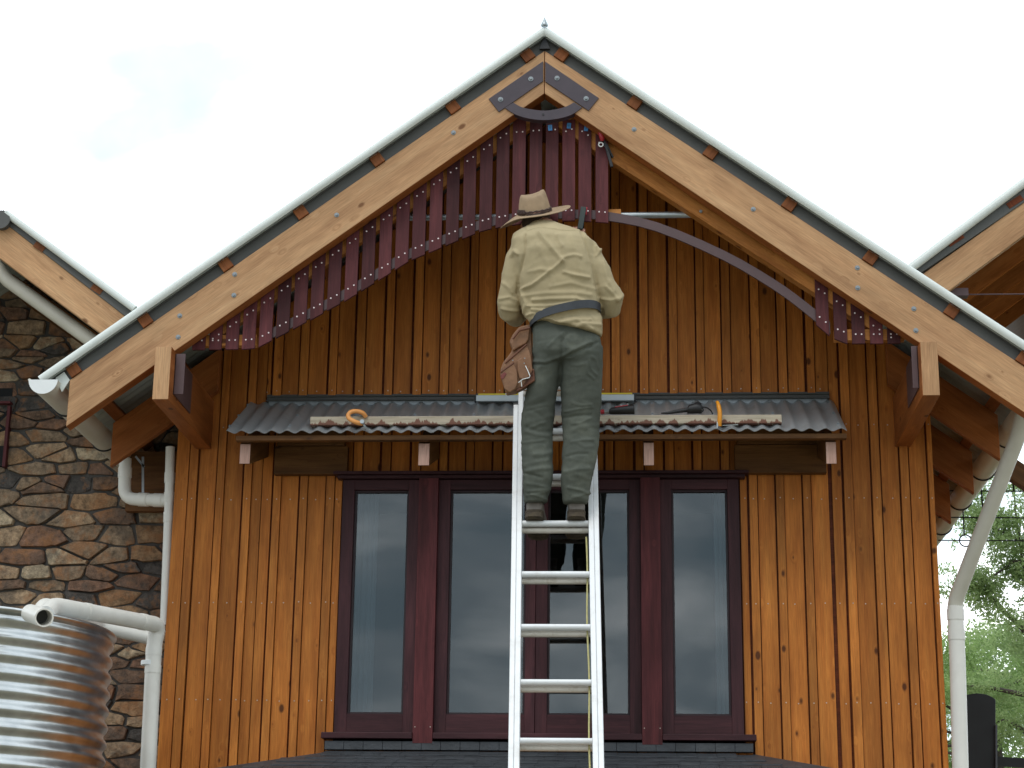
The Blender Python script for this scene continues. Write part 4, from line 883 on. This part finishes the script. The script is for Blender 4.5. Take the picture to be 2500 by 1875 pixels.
# hat -------------------------------------------------------------
hp=pat(1306,520,-1.105)
def hatpt(r,th,z):
    x=r*math.cos(th); y=r*1.12*math.sin(th)
    return Vector((x,y,z))
def hatm(): return Matrix.Rotation(math.radians(-7),3,'Y')@Matrix.Rotation(math.radians(29),3,'X')
HM=hatm(); m=MB(); NT=56; rows=[]
prof=[(.088,.0),(.087,.012),(.084,.032),(.079,.060),(.073,.085),(.068,.100),(.061,.109),(.045,.107),(.028,.098),(.012,.093),(.001,.092)]
for r,z in prof:
    row=[]
    for k in range(NT):
        th=2*math.pi*k/NT; rr=r
        zz_=z
        if z>.05: # pinched front, ridge at both sides of the dent
            rr*=1-.10*max(0,math.sin(th))*(z/.1)
            zz_+=.003*math.cos(th)*(z/.1)**2 if r>.03 else 0
            zz_+=(-.012*abs(math.sin(th))*(r>.03))+(.006*max(0,math.cos(th)) if r>.04 else 0)*(z/.1)**3
        row.append(hp+HM@hatpt(rr,th,zz_))
    rows.append(row)
m.grid(rows,0,.5,closed=True)
def brimz(th,f): # f 0 inner .. 1 outer
    c,s=math.cos(th),math.sin(th)
    return f*(.012*max(0,c)**2 - .066*max(0,-c*.92+s*.38)**1.5 - .016*max(0,s)**2 + .008*max(0,-s)**2)
for side in(1,-1):
    rows=[]
    for f in np.linspace(0,1,9):
        row=[]
        for k in range(NT):
            th=2*math.pi*k/NT; r=.088+f*(.193-.088); row.append(hp+HM@hatpt(r,th,brimz(th,f**1.3)*1.0+.0018*side))
        rows.append(row)
    m.grid(rows,0,.5,closed=True)
rows=[[hp+HM@hatpt(.193+(.002 if q==0 else 0),2*math.pi*k/NT,brimz(2*math.pi*k/NT,1)+.0022*q) for k in range(NT)] for q in(1,0,-1)]
m.grid(rows,0,.5,closed=True)
hat=m.build('hat',M['felt'],smooth=True,angle=120); under(hat,man)
m=MB()
for zz_,rr in((.009,.0895),(.019,.0885)):
    m.tube([hp+HM@hatpt(rr+.001*math.sin(k*3),2*math.pi*k/64,zz_+.002*math.sin(k*1.7)) for k in range(65)],.0042,8,False)
for k in range(6):
    a=math.radians(196+k*7); m.tube([hp+HM@hatpt(.092,a,.006),hp+HM@hatpt(.096,a+.05,.016),hp+HM@hatpt(.092,a+.02,.032)],.0048,7)
hb=m.build('hat_band',M['band'],smooth=True); under(hb,man)
# boots -----------------------------------------------------------
def boot(xc,yh,tilt_deg,rz):
    e=empty('boot',(xc,yh,ZF)); e.scale=(1.13,1.06,1.08); e.rotation_euler=(math.radians(-tilt_deg),0,math.radians(rz)); 
    m=MB(); R_=[]
    # upper: rings along y (heel -> toe), origin at heel bottom back
    for y,w,h,b in((-.004,.026,.060,.012),(.004,.036,.078,.010),(.03,.040,.10,.010),(.07,.040,.105,.010),(.11,.041,.085,.010),(.16,.046,.066,.010),(.21,.050,.056,.010),(.25,.046,.048,.010),(.275,.034,.040,.010),(.285,.015,.028,.012)):
        R_.append([(w*math.copysign(abs(math.cos(t))**.75,math.cos(t)),y,b+(h-b)/2+(h-b)/2*math.copysign(abs(math.sin(t))**.8,math.sin(t))) for t in np.linspace(0,2*math.pi,25)[:-1]])
    m.rings(R_); R_=[]
    for z,w,d,y in((.05,.036,.042,.040),(.08,.038,.044,.042),(.11,.040,.046,.046),(.135,.043,.050,.050)):
        R_.append([(w*math.cos(t),y+d*math.sin(t),z) for t in np.linspace(0,2*math.pi,25)[:-1]])
    m.rings(R_); me=remesh(m,.0045,4); 
    me.materials.append(M['boot']); fsmooth(me,180); o=bpy.data.objects.new('upper',me); COL.objects.link(o); o.parent=e
    s=MB()
    def outline(sc,y0,y1):
        P=[]
        for y,w in((-.006,.022),(0,.034),(.02,.041),(.06,.040),(.10,.036),(.13,.040),(.17,.048),(.21,.053),(.25,.048),(.277,.034),(.291,.014)):
            if y0<=y<=y1: P.append((y,w*sc))
        return [(w,y) for y,w in P]+[(-w,y) for y,w in P[::-1]]
    s.prism([(x,y,.010) for x,y in outline(1.04,-1,1)],(0,0,.012)); s.prism([(x,y,-.016) for x,y in outline(1.0,-1,.075)],(0,0,.026)); s.prism([(x,y,-.006) for x,y in outline(1.0,.12,1)],(0,0,.016))
    for k in range(9):
        y=.135+k*.016; s.box(-.040,.040,y,y+.007,-.012,-.005,'x')
    for k in range(3): s.box(-.030,.030,.008+k*.02,.016+k*.02,-.020,-.0158,'x')
    so_=s.build('boot_sole',M['sole'],e,bevel=.003,smooth=False)
    e.parent=man; e.matrix_parent_inverse=Matrix.Translation(-Vector(man.location)); return e
b1=boot(at(1303,1262,-1.0).x,-.988,14,-3); b2=boot(at(1407,1262,-1.0).x,-.988,13,2)
for b_ in(b1,b2): b_.location.z=ZF+.026
# tool belt ---------------------------------------------------------
tb=empty('tool_belt',tuple(pat(1380,780,-1.3))); tag(tb,'black belt with a brown leather tool pouch hanging on the man\'s left hip','tool belt')
m=MB(); R0=[];R1=[];R2=[];R3=[]
N=64
ca=pat(1297,794,-1.235); cb=pat(1463,757,-1.235); cc=(ca+cb)/2; u=(cb-ca); hwb=u.length/2+.004; u.normalize()
for k in range(N):
    th=2*math.pi*k/N; c_,s_=math.cos(th),math.sin(th)
    cx=math.copysign(abs(c_)**.87,c_); sy=math.copysign(abs(s_)**.87,s_)
    base=cc+u*(hwb*cx)+Vector((0,.133*sy,0))+Vector((0,0,(-.016*s_*1.0)*0+ .012*(-s_ if s_<0 else 0)))
    out_=(u*c_+Vector((0,s_,0))).normalized()
    R0.append(base+out_*.001+Vector((0,0,-.022)));R1.append(base+out_*.005+Vector((0,0,-.022)));R2.append(base+out_*.005+Vector((0,0,.022)));R3.append(base+out_*.001+Vector((0,0,.022)))
m.grid([R0,R1,R2,R3,R0],0,.5,closed=True); under(m.build('belt',M['beltm'],smooth=True,angle=50),tb)
po=MB(); Yq=-1.275
outl=[(1297,790),(1267,797),(1252,815),(1243,834),(1250,850),(1248,858),(1228,884),(1222,900),(1221,915),(1228,938),(1236,961),(1258,957),(1274,949),(1306,929),(1303,895),(1300,862),(1298,825)]
po.prism([pat(x,y,Yq+.03) for x,y in outl],(0,.05,0)); pb=under(po.build('pouch',M['leather'],bevel=.008,seg=3),tb)
def flap(poly,y0,th,mt,name='pocket',par=None):
    mm=MB(); mm.prism([pat(x,y,y0) for x,y in poly],(0,th,0)); o=mm.build(name,mt,bevel=.006,seg=3); o.parent=pb; return o
for o in[flap([(1294,800),(1266,806),(1252,826),(1246,838),(1253,856),(1262,850),(1284,838),(1290,828)],Yq+.008,.03,M['leather']),
 flap([(1283,841),(1262,861),(1234,884),(1226,897),(1232,935),(1240,957),(1258,953),(1271,945),(1302,927),(1300,900),(1296,868),(1290,848)],Yq-.005,.04,M['leather']),
 flap([(1252,884),(1226,906),(1224,920),(1232,950),(1243,958),(1258,950),(1264,935),(1262,905)],Yq-.030,.03,M['leather']),
 flap([(1262,880),(1272,872),(1292,898),(1295,918),(1282,926),(1268,925),(1263,905)],Yq-.022,.02,M['leather'])]: pass
for poly in([(1285,838),(1262,858),(1232,884),(1234,888),(1264,862),(1287,842)],[(1254,882),(1222,906),(1222,911),(1256,887)],[(1294,797),(1266,803),(1250,826),(1254,828),(1269,808),(1295,802)],[(1304,900),(1306,929),(1274,949),(1272,945),(1302,926),(1299,900)],[(1270,947),(1258,948),(1262,957),(1280,945)]):
    flap(poly,Yq-.034 if poly[0][0]<1260 else Yq-.012,.012,M['leather2'],'trim')
mm=MB(); mm.tube([pat(1283,893,Yq-.03),pat(1290,908,Yq-.04),pat(1294,918,Yq-.05),pat(1292,922,Yq-.05),pat(1276,926,Yq-.045),pat(1266,934,Yq-.04)],.0022,8); mm.tube([pat(1272,928,Yq-.04),pat(1274,944,Yq-.04)],.002,6); o=mm.build('wire_hook',M['white'],smooth=True); o.parent=pb
mm=MB(); 
for x,y in((1252,880),(1281,875),(1280,887),(1235,962)): mm.disc(pat(x,y,Yq-.034),(0,-1,0),.0032,.003,8)
o=mm.build('rivet',M['bolt']); o.parent=pb
mm=MB(); mm.prism([pat(x,y,Yq-.033) for x,y in((1221,917),(1231,908),(1237,912),(1229,925),(1224,926))],(0,.006,0)); o=mm.build('stamped_patch',simple('dark_red_patch',(.17,.04,.035),.6),bevel=.002); o.parent=pb

# pb itself carries the offset; its mesh children use world coordinates through the same parent inverse
# ================================================================== STONE HOUSE (left)
sh_=empty('stone_house',(-4,.6,0)); tag(sh_,'stone walled house with a timber gable rafter at the left edge','house')
YW=.62
def stones():
    # anisotropic voronoi of jittered sites, clipped cell polygons
    x0,x1,z0,z1=-4.35,-1.9,1.9,6.2
    sites=[]; z=z0; 
    while z<z1:
        h=random.uniform(.045,.135); x=x0+random.uniform(-.1,.1)
        while x<x1:
            wd=random.uniform(.08,.36)*(.7+h*3.2); sites.append((x+wd/2,z+h/2+random.uniform(-.028,.028),wd,h)); x+=wd
        z+=h
    S_=np.array([(a,b) for a,b,_,_ in sites]); out_=[]
    ay=2.7
    Q=S_.copy(); Q[:,1]*=ay
    for i in range(len(Q)):
        c=Q[i]; poly=[(c[0]-.4,c[1]-.5),(c[0]+.4,c[1]-.5),(c[0]+.4,c[1]+.5),(c[0]-.4,c[1]+.5)]
        d=np.hypot(*(Q-c).T); near=np.argsort(d)[1:16]
        for j in near:
            mid=(Q[j]+c)/2; nv=Q[j]-c; new=[]
            for k in range(len(poly)):
                a=np.array(poly[k]);b=np.array(poly[(k+1)%len(poly)]); da=(a-mid)@nv; db=(b-mid)@nv
                if da<=0: new.append(tuple(a))
                if da*db<0: t=da/(da-db); new.append(tuple(a+t*(b-a)))
            poly=new
            if len(poly)<3: break
        if len(poly)>=3: out_.append([(p[0],p[1]/ay) for p in poly])
    return out_
m=MB()
rt=lambda x:5.62-.665*(x+3.285)   # underside line of that gable
for poly in stones():
    P=[np.array(p) for p in poly]; c=sum(P)/len(P)
    if c[1]>rt(c[0])+.0: continue
    # shrink by a fixed joint width
    Q=[]
    for p in P:
        d=p-c; l=np.hypot(*d); Q.append(c+d*max(.3,(l-random.uniform(.007,.013))/max(l,1e-3)))
    # round the corners with one cut per corner and roughen
    R_=[]
    for k in range(len(Q)):
        a=Q[k-1];b=Q[k];d=Q[(k+1)%len(Q)]; cut=random.uniform(.05,.17)
        R_.append(b+(a-b)*cut); R_.append(b+(d-b)*cut)
    R_=[p+np.random.uniform(-.006,.006,2) for p in R_]
    dep=random.uniform(.012,.040); tn=random.random(); b0=len(m.v); n=len(R_)
    for f_,yy in((1.0,0.0),(.995,-dep*.75),(.95,-dep*.97),(.6,-dep-random.uniform(-.003,.004))):
        for p in R_:
            q=c+(p-c)*f_; m.v.append(Vector((q[0],YW+yy+random.uniform(-.003,.003)*(yy<0),q[1])))
    m.v.append(Vector((c[0],YW-dep-.004,c[1]))); ce=len(m.v)-1
    for r_ in range(3):
        for k in range(n):
            k2=(k+1)%n; m.face([b0+r_*n+k,b0+r_*n+k2,b0+(r_+1)*n+k2,b0+(r_+1)*n+k],[(0,0)]*4,0,tn)
    for k in range(n): m.face([b0+3*n+k,b0+3*n+(k+1)%n,ce],[(0,0)]*3,0,tn)
m.box(-4.6,-1.9,YW-.004,YW+.25,0,4.0,'x',1); m.prism([(-4.6,YW-.004,4.0),(-1.9,YW-.004,4.0),(-1.9,YW-.004,rt(-1.9)+.2),(-4.6,YW-.004,rt(-4.6)+.1)],(0,.25,0),1)
under(m.build('stone_wall',[M['stone'],M['mortar']],smooth=True,angle=38),sh_)
YG=-.3
def lh(px,py,Y=YG): return at(px,py,Y)
ex=lambda a,b,t:a+(b-a)*t
def rake(p0,p1,q0,q1,Y0,Y1,mt,name,par,t0=-.6,t1=1.12,bev=.004):
    a0,a1=at(*p0,Y0),at(*p1,Y0); b0,b1=at(*q0,Y0),at(*q1,Y0)
    m=MB(); m.prism([ex(a0,a1,t0),ex(a0,a1,t1),ex(b0,b1,t1),ex(b0,b1,t0)],(0,Y1-Y0,0),0,grain=a1-a0); return under(m.build(name,M[mt],bevel=bev),par)
rake((19,547),(300,764),(0,631),(243,812),YG,YG+.06,'oregon','bargeboard',sh_,t0=-.08)
a0,a1=at(14,520,YG-.03),at(300,733,YG-.03); m=MB(); m.tube([ex(a0,a1,.0),ex(a0,a1,1.1)],.021,14); under(m.build('barge_capping',M['cap'],smooth=True),sh_)
rake((16,528),(300,741),(19,550),(300,768),YG-.008,YG+.03,'capgrey','barge_flashing',sh_,t0=0.)
for s_ in((96,602),(236,706)):
    m=MB(); q=at(*s_,YG-.012); m.beam(q,q+Vector((0,2.5,0)),.07,.035,(.55,0,.83)); under(m.build('purlin',M['purlin']),sh_)
# ridge end cap and other slope
m=MB(); q=at(2,537,YG-.04); m.tube([q,q+Vector((0,3,0))],.052,20); m.tube([q+Vector((0,-.01,0)),q],.058,20); under(m.build('ridge_cap',M['capgrey'],smooth=True,angle=50),sh_)
pts=[at(14,512,YG),at(300,725,YG)]; dR=(pts[1]-pts[0]).normalized(); m=MB(); o0=pts[0]+Vector((0,0,.0)); nn=Vector((-dR.z,0,dR.x)); corr(m,o0+nn*-.01,(0,1,0),dR,nn,5,(pts[1]-pts[0]).length*1.25); dLx=Vector((-dR.x,0,dR.z)); corr(m,o0+nn*-.01,(0,1,0),dLx,Vector((dR.z,0,dR.x)),5,1.8)
under(m.build('roof_sheet',M['soffit'],smooth=True,angle=60),sh_)
# diagonal pale pipe
m=MB(); P=[at(-30,620,YG+.15),at(-6,655,YG+.15),at(20,685,YG+.15),at(120,757,YG+.15),at(260,858,YG+.15)]; m.tube(bend(P[1:],.05) if False else P,.042,20); under(m.build('diagonal_pipe',M['cream'],smooth=True,angle=60),sh_)
rake((-10,640),(260,830),(-10,668),(240,846),YG+.30,YG+.9,'browntimber','soffit_board',sh_,t0=0,t1=1.05)
# window at the very edge
m=MB(); a=at(-60,950,YW-.05); b=at(14,1140,YW-.05); m.box(a.x,b.x-.012,YW-.02,YW,at(0,1140,YW).z,at(0,950,YW).z); wn=under(m.build('window',M['dark']),sh_)
m=MB(); m.box(b.x-.022,b.x-.002,YW-.06,YW,b.z,a.z-.11,'z'); m.box(a.x,b.x,YW-.075,YW,a.z-.10,a.z-.085,'x'); f=m.build('window_frame',M['winwear'],bevel=.002); f.parent=wn
# ================================================================== RIGHT HOUSE
rh=empty('neighbouring_pavilion',(3.2,.3,0)); tag(rh,'open timber roof of the neighbouring building at the upper right edge','building')
YR=-.3
rake((2249,672),(2500,493),(2322,706),(2500,574),YR,YR+.06,'oregon','bargeboard',rh,t0=-.15,t1=2.6)
a0,a1=at(2221,656,YR-.03),at(2500,446,YR-.03); m=MB(); m.tube([ex(a0,a1,-.1),ex(a0,a1,2.6)],.026,14); under(m.build('barge_capping',M['cap'],smooth=True),rh)
rake((2221,660),(2500,455),(2240,672),(2500,494),YR-.008,YR+.03,'capgrey','barge_flashing',rh,t0=-.1,t1=2.6)
for px,py in((2333,585),(2478,492)):
    m=MB(); q=at(px,py,YR-.012); m.beam(q,q+Vector((0,2.5,0)),.10,.035,(-.55,0,.83)); under(m.build('purlin',M['backing']),rh)
for Y in(.35,1.0,1.65,2.3):
    rake((2249,672),(2500,493),(2322,706),(2500,574),YR,YR+.06,'oregon2','x',rh) if False else None
    a_,b_=at(2249,672,YR),at(2500,493,YR); c_,d_=at(2322,706,YR),at(2500,574,YR); m=MB(); t0,t1=-.35,2.6
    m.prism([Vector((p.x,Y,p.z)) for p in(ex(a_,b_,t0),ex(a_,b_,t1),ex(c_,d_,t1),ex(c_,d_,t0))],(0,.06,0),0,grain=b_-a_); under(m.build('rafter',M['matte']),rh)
pts=[at(2221,650,YR),at(2500,446,YR)]; dR=(pts[1]-pts[0]).normalized(); nn=Vector((-dR.z,0,dR.x)); m=MB(); m.prism([ex(pts[0],pts[1],-.4)-nn*.03,ex(pts[0],pts[1],2.8)-nn*.03,ex(pts[0],pts[1],2.8)-nn*.06,ex(pts[0],pts[1],-.4)-nn*.06],(0,6,0)); under(m.build('roof_lining',M['browntimber']),rh)
m=MB(); e0=ex(pts[0],pts[1],2.8); m.prism([(e0.x,YR,e0.z),(e0.x+2.6,YR,e0.z-1.9),(e0.x+2.6,YR,e0.z-1.94),(e0.x,YR,e0.z-.04)],(0,6,0)); under(m.build('roof_sheet',M['capgrey']),rh)
m=MB(); a=at(2361,708,-.2); b=at(2361,727,-.2); m.box(a.x-.2,a.x,-.24,-.18,b.z,a.z,'x'); under(m.build('steel_bracket',M['purple'],bevel=.002),rh)
m=MB(); q=at(2360,719,-.21); m.tube([q,q+Vector((2.4,0,-.0))],.004,8); under(m.build('tie_rod',M['purple'],smooth=True),rh)
m=MB(); m.beam(at(2395,1098,1.4),at(2600,1232,1.4),.08,.13,(0,0,1)); under(m.build('eave_rafter',M['browntimber'],bevel=.004),rh)
m=MB(); m.box(5.4,5.6,.4,.6,0,4.6,'z'); m.box(5.4,5.6,3.0,3.2,0,4.6,'z'); under(m.build('post',M['oregon2']),rh)
# steel rod truss
ts=empty('steel_rod_truss',tuple(at(2400,1264,1.6))); tag(ts,'thin black steel rods and ring crossing behind the sloping downpipe','steel rods')
Y=1.6
for (x0,y0,x1,y1,r) in((2300,1198,2640,1200,.0048),(2290,1263,2640,1265,.0045),(2290,1319,2640,1321,.004),(2395,1186,2401,1262,.0055),(2351,1246,2354,1304,.005),(2472,1175,2476,1200,.006)):
    m=MB(); m.tube([at(x0,y0,Y),at(x1,y1,Y)],r,8); under(m.build('rod',M['blackmetal'],smooth=True),ts)
m=MB(); c=at(2357,1320,Y); m.tube([c+Vector((.038*math.cos(q),0,.038*math.sin(q))) for q in np.linspace(0,2*math.pi,33)],.0045,8,False); under(m.build('ring',M['blackmetal'],smooth=True),ts)
# black arched screen
bs=empty('arched_screen',tuple(at(2386,1900,2.2))); tag(bs,'black arched metal panel standing beside the white downpipe at lower right','screen')
Y=2.2; P=[(2338,2400),(2338,1712),(2345,1703),(2360,1696),(2385,1692),(2408,1695),(2424,1702),(2431,1708),(2431,2400)]
m=MB(); m.prism([at(x,y,Y) for x,y in P],(0,.25,0)); under(m.build('panel',M['blackmetal'],bevel=.006),bs)
m=MB(); m.beam(at(2432,1770,Y-.02),at(2434,2400,Y-.02),.012,.02,(0,1,0)); under(m.build('edge_strip',simple('grey_edge',(.10,.11,.13),.5)),bs)
m=MB(); m.beam(at(2434,1859,Y),at(2640,1872,Y),.04,.06,(0,0,1)); under(m.build('rail',M['blackmetal']),bs)
# ================================================================== WATER TANK
tk_=empty('water_tank',(0,0,0)); 
side=at(262,1538,-1.95); Rk=.86; cxk=side.x-Rk*.995; ztk=side.z
tk_.location=(cxk,-1.95,0); tag(tk_,'corrugated galvanised rainwater tank in the lower left corner','water tank')
m=MB(); rows=[]; z=0.0; pt=.0765; NS=96
zs=[];k=0
zz_=ztk-.03
while zz_>0:
    zs.append((zz_,Rk-.0095+.0095*math.sin(2*math.pi*(ztk-.03-zz_)/pt))); zz_-=pt/10
for z,r in [(ztk,Rk+.004),(ztk-.004,Rk+.010),(ztk-.012,Rk+.010),(ztk-.016,Rk+.003),(ztk-.03,Rk-.009)]+zs:
    rows.append([(cxk+r*math.cos(2*math.pi*q/NS),-1.95+r*math.sin(2*math.pi*q/NS),z) for q in range(NS)])
m.grid(rows[::-1],0,.5,closed=True); under(m.build('tank_wall',M['tank'],smooth=True,angle=180),tk_)
m=MB(); m.rings([[(cxk+Rk*.99*math.cos(2*math.pi*q/NS),-1.95+Rk*.99*math.sin(2*math.pi*q/NS),ztk-.002) for q in range(NS)],[(cxk+.02*math.cos(2*math.pi*q/NS),-1.95+.02*math.sin(2*math.pi*q/NS),ztk+.05) for q in range(NS)]]); under(m.build('tank_lid',M['galv'],smooth=True),tk_)
m=MB(); a=at(108,1508,-2.93); b=at(74,1497,-2.60); d=(b-a).normalized(); nr=.0385; rows=[]
pr_=[(0,nr),(0.0,nr-.006),(.10,nr-.008)]
m.tube([a,b],nr,24,False); m.tube([a+d*.12,a+d*.001],nr-.006,24,False); m.disc(a+d*.12,d,nr-.004,.002,24,1)
u_=d.cross(Vector((0,0,1))).normalized(); v_=d.cross(u_)
m.grid([[a+(u_*math.cos(t)+v_*math.sin(t))*r for t in np.linspace(0,2*math.pi,25)[:-1]] for r in(nr,nr-.006)],0,.5,closed=True)
# ring mouth sits open: drop the front cap of the liner
m.f=[f for f in m.f]; 
ov=under(m.build('overflow_outlet',[M['pvc'],M['capgrey']],smooth=True,angle=40),tk_)
# pipes across to the wall
yy=-1.35
P=[at(112,1500,-1.9),at(130,1478,-1.75),at(390,1526,-.95),at(377,1560,-.95),at(345,2200,-.95)]
pp=empty('inlet_pipe',tuple(at(360,1875,-.95))); tag(pp,'thick white plastic pipe bending down beside the wall from the tank top','pipe')
m=MB(); Q=bend(P,.06); m.tube(Q,.0405,24); 
for i,t in((1,.30),(1,.83),(3,.05),(3,.12)):
    a=Vector(P[i]);b=Vector(P[i+1]);c=a.lerp(b,t);d=(b-a).normalized(); m.tube([c-d*.02,c+d*.02],.0425,24)
under(m.build('pipe_run',M['pvc'],smooth=True,angle=35),pp)
m=MB(); q=at(365,1619,-.95); m.tube([q-Vector((0,0,.012)),q+Vector((0,0,.012))],.044,24); q2=at(392,1619,-.95); m.beam(q,q2+Vector((.0,0,0)),.012,.022,(0,1,0)); under(m.build('pipe_clip',M['white'],bevel=.002),pp)
p2=empty('rear_pipe',tuple(at(300,1560,-.6))); tag(p2,'second white pipe running behind the tank pipe toward the stone wall','pipe')
m=MB(); P=[at(96,1500,-1.6),at(108,1477,-1.5),at(240,1528,-.6),at(372,1558,-.45)]; m.tube(bend(P,.05),.0385,20); under(m.build('pipe_run',M['pvc'],smooth=True),p2)
# ================================================================== TREES
def tree(name,label,base,pts_branch,clumps,nleaf,leafsz,mt,spread=.22,grp='trees beyond the right corner'):
    e=empty(name,base); tag(e,label,'tree',grp)
    m=MB()
    for P,r in pts_branch:
        Q=dens([tuple(p) for p in P],5); n=len(Q); m.tube([Vector(q)+Vector((random.uniform(-.01,.01),random.uniform(-.01,.01),0)) for q in Q],[r*(1-.75*i/n) for i in range(n)],8)
    under(m.build('trunk',M['bark'],smooth=True),e)
    rs=np.random.RandomState(len(label)); C_=np.array([c[:3] for c in clumps]); R_=np.array([c[3] for c in clumps]); wgt=R_**2.2; wgt/=wgt.sum()
    idx=rs.choice(len(clumps),nleaf,p=wgt); dirs=rs.normal(size=(nleaf,3)); dirs/=np.linalg.norm(dirs,axis=1)[:,None]; rad=rs.rand(nleaf)**.5
    pos=C_[idx]+dirs*(R_[idx]*rad)[:,None]*np.array([1,1,.7])
    a=rs.normal(size=(nleaf,3)); a/=np.linalg.norm(a,axis=1)[:,None]; b=np.cross(a,rs.normal(size=(nleaf,3))); b/=np.linalg.norm(b,axis=1)[:,None]
    L_=leafsz*(.6+.8*rs.rand(nleaf))[:,None]; W_=L_*.36
    V=np.stack([pos-a*L_/2,pos+b*W_/2,pos+a*L_/2,pos-b*W_/2],1).reshape(-1,3)
    me=bpy.data.meshes.new('crown'); me.vertices.add(len(V)); me.vertices.foreach_set('co',V.ravel()); me.loops.add(len(V)); me.loops.foreach_set('vertex_index',np.arange(len(V)))
    me.polygons.add(nleaf); me.polygons.foreach_set('loop_start',np.arange(nleaf)*4); me.update(calc_edges=True)
    t_=me.attributes.new('tone','FLOAT','FACE'); ct=rs.rand(len(clumps)); t_.data.foreach_set('value',np.clip(ct[idx]*.6+.4*rs.rand(nleaf),0,1)); me.materials.append(mt)
    o=bpy.data.objects.new('crown',me); COL.objects.link(o); under(o,e)
def clump_line(p0,p1,n,r,j): return [(*(Vector(p0).lerp(Vector(p1),random.random())+Vector((random.gauss(0,j),random.gauss(0,j),random.gauss(0,j)))),r*random.uniform(.5,1.2)) for _ in range(n)]
Y=9
def tp(x,y,Yy=9): return at(x,y,Yy)
br=[([tp(2560,2700),tp(2540,2100),tp(2520,1700),tp(2515,1400),tp(2540,1150)],.11),([tp(2520,1560),tp(2440,1480),tp(2400,1440),tp(2350,1425)],.03),([tp(2515,1380),tp(2478,1370),tp(2450,1390),tp(2400,1420),tp(2350,1440)],.022),([tp(2520,1330),tp(2470,1310),tp(2430,1290),tp(2390,1280)],.02),([tp(2520,1700),tp(2420,1680),tp(2340,1675)],.03),([tp(2525,1800),tp(2450,1760),tp(2420,1790)],.03),([tp(2520,1450),tp(2500,1380),tp(2480,1250),tp(2470,1180)],.018),([tp(2400,1280),tp(2370,1250),tp(2360,1210)],.008)]
cls=[]
for P,r in br[1:]: 
    for i in range(len(P)-1): cls+=clump_line(P[i],P[i+1],13,.15,.10)
cls+=[(*tp(x,y,9+random.uniform(-.8,.8)),r) for x,y,r in [(2400,1200,.10),(2370,1215,.08),(2352,1290,.12),(2330,1330,.09),(2310,1390,.12),(2300,1450,.14),(2480,1210,.12),(2470,1300,.14),(2440,1320,.12),(2500,1340,.15),(2420,1400,.14),(2400,1410,.13),(2480,1400,.15),(2380,1440,.12)]]
tree('gum_tree','pale green open crowned tree rising nearest the sloping downpipe',tuple(Vector((tp(2560,2700).x,9,0))),br,cls,19000,.045,M['leafA'])
def dense(name,label,px,Yy,ztop_px,wpx,n,mt,sz,r):
    b=Vector((at(px,1700,Yy).x,Yy,0)); top=at(px,ztop_px,Yy).z; k=(Yy+10.5)/F; cl2=[]
    for i in range(150):
        u=random.random(); z=1.0+(top-1.0)*u**.8; ww=wpx*k*(.35+.65*math.sin(math.pi*min(1,.15+.85*(1-u))))
        cl2.append((b.x+random.uniform(-ww,ww),Yy+random.uniform(-.9,.9),z,r*random.uniform(.6,1.2)))
    br2=[([b,b+Vector((.1,0,1.5)),b+Vector((0,0,top*.9))],.14)]
    for i in range(14):
        z=random.uniform(1.2,top*.9); s=random.choice((-1,1)); br2.append(([b+Vector((0,0,z)),b+Vector((s*.5,-.4,z+.15)),b+Vector((s*random.uniform(.8,1.5),-.6,z+random.uniform(-.2,.5)))],.03))
    tree(name,label,tuple(b),br2,cl2,n,sz,mt)
dense('gum_tree','broad mid green tree filling the lower right behind the black panel',2420,13,1590,300,60000,M['leafB'],.06,.34)
dense('gum_tree','darker green tree farther back at the right edge',2570,17,1540,300,60000,M['leafA'],.07,.42)
dense('gum_tree','low green tree farthest behind the house corner',2330,22,1560,260,42000,M['leafB'],.08,.5)
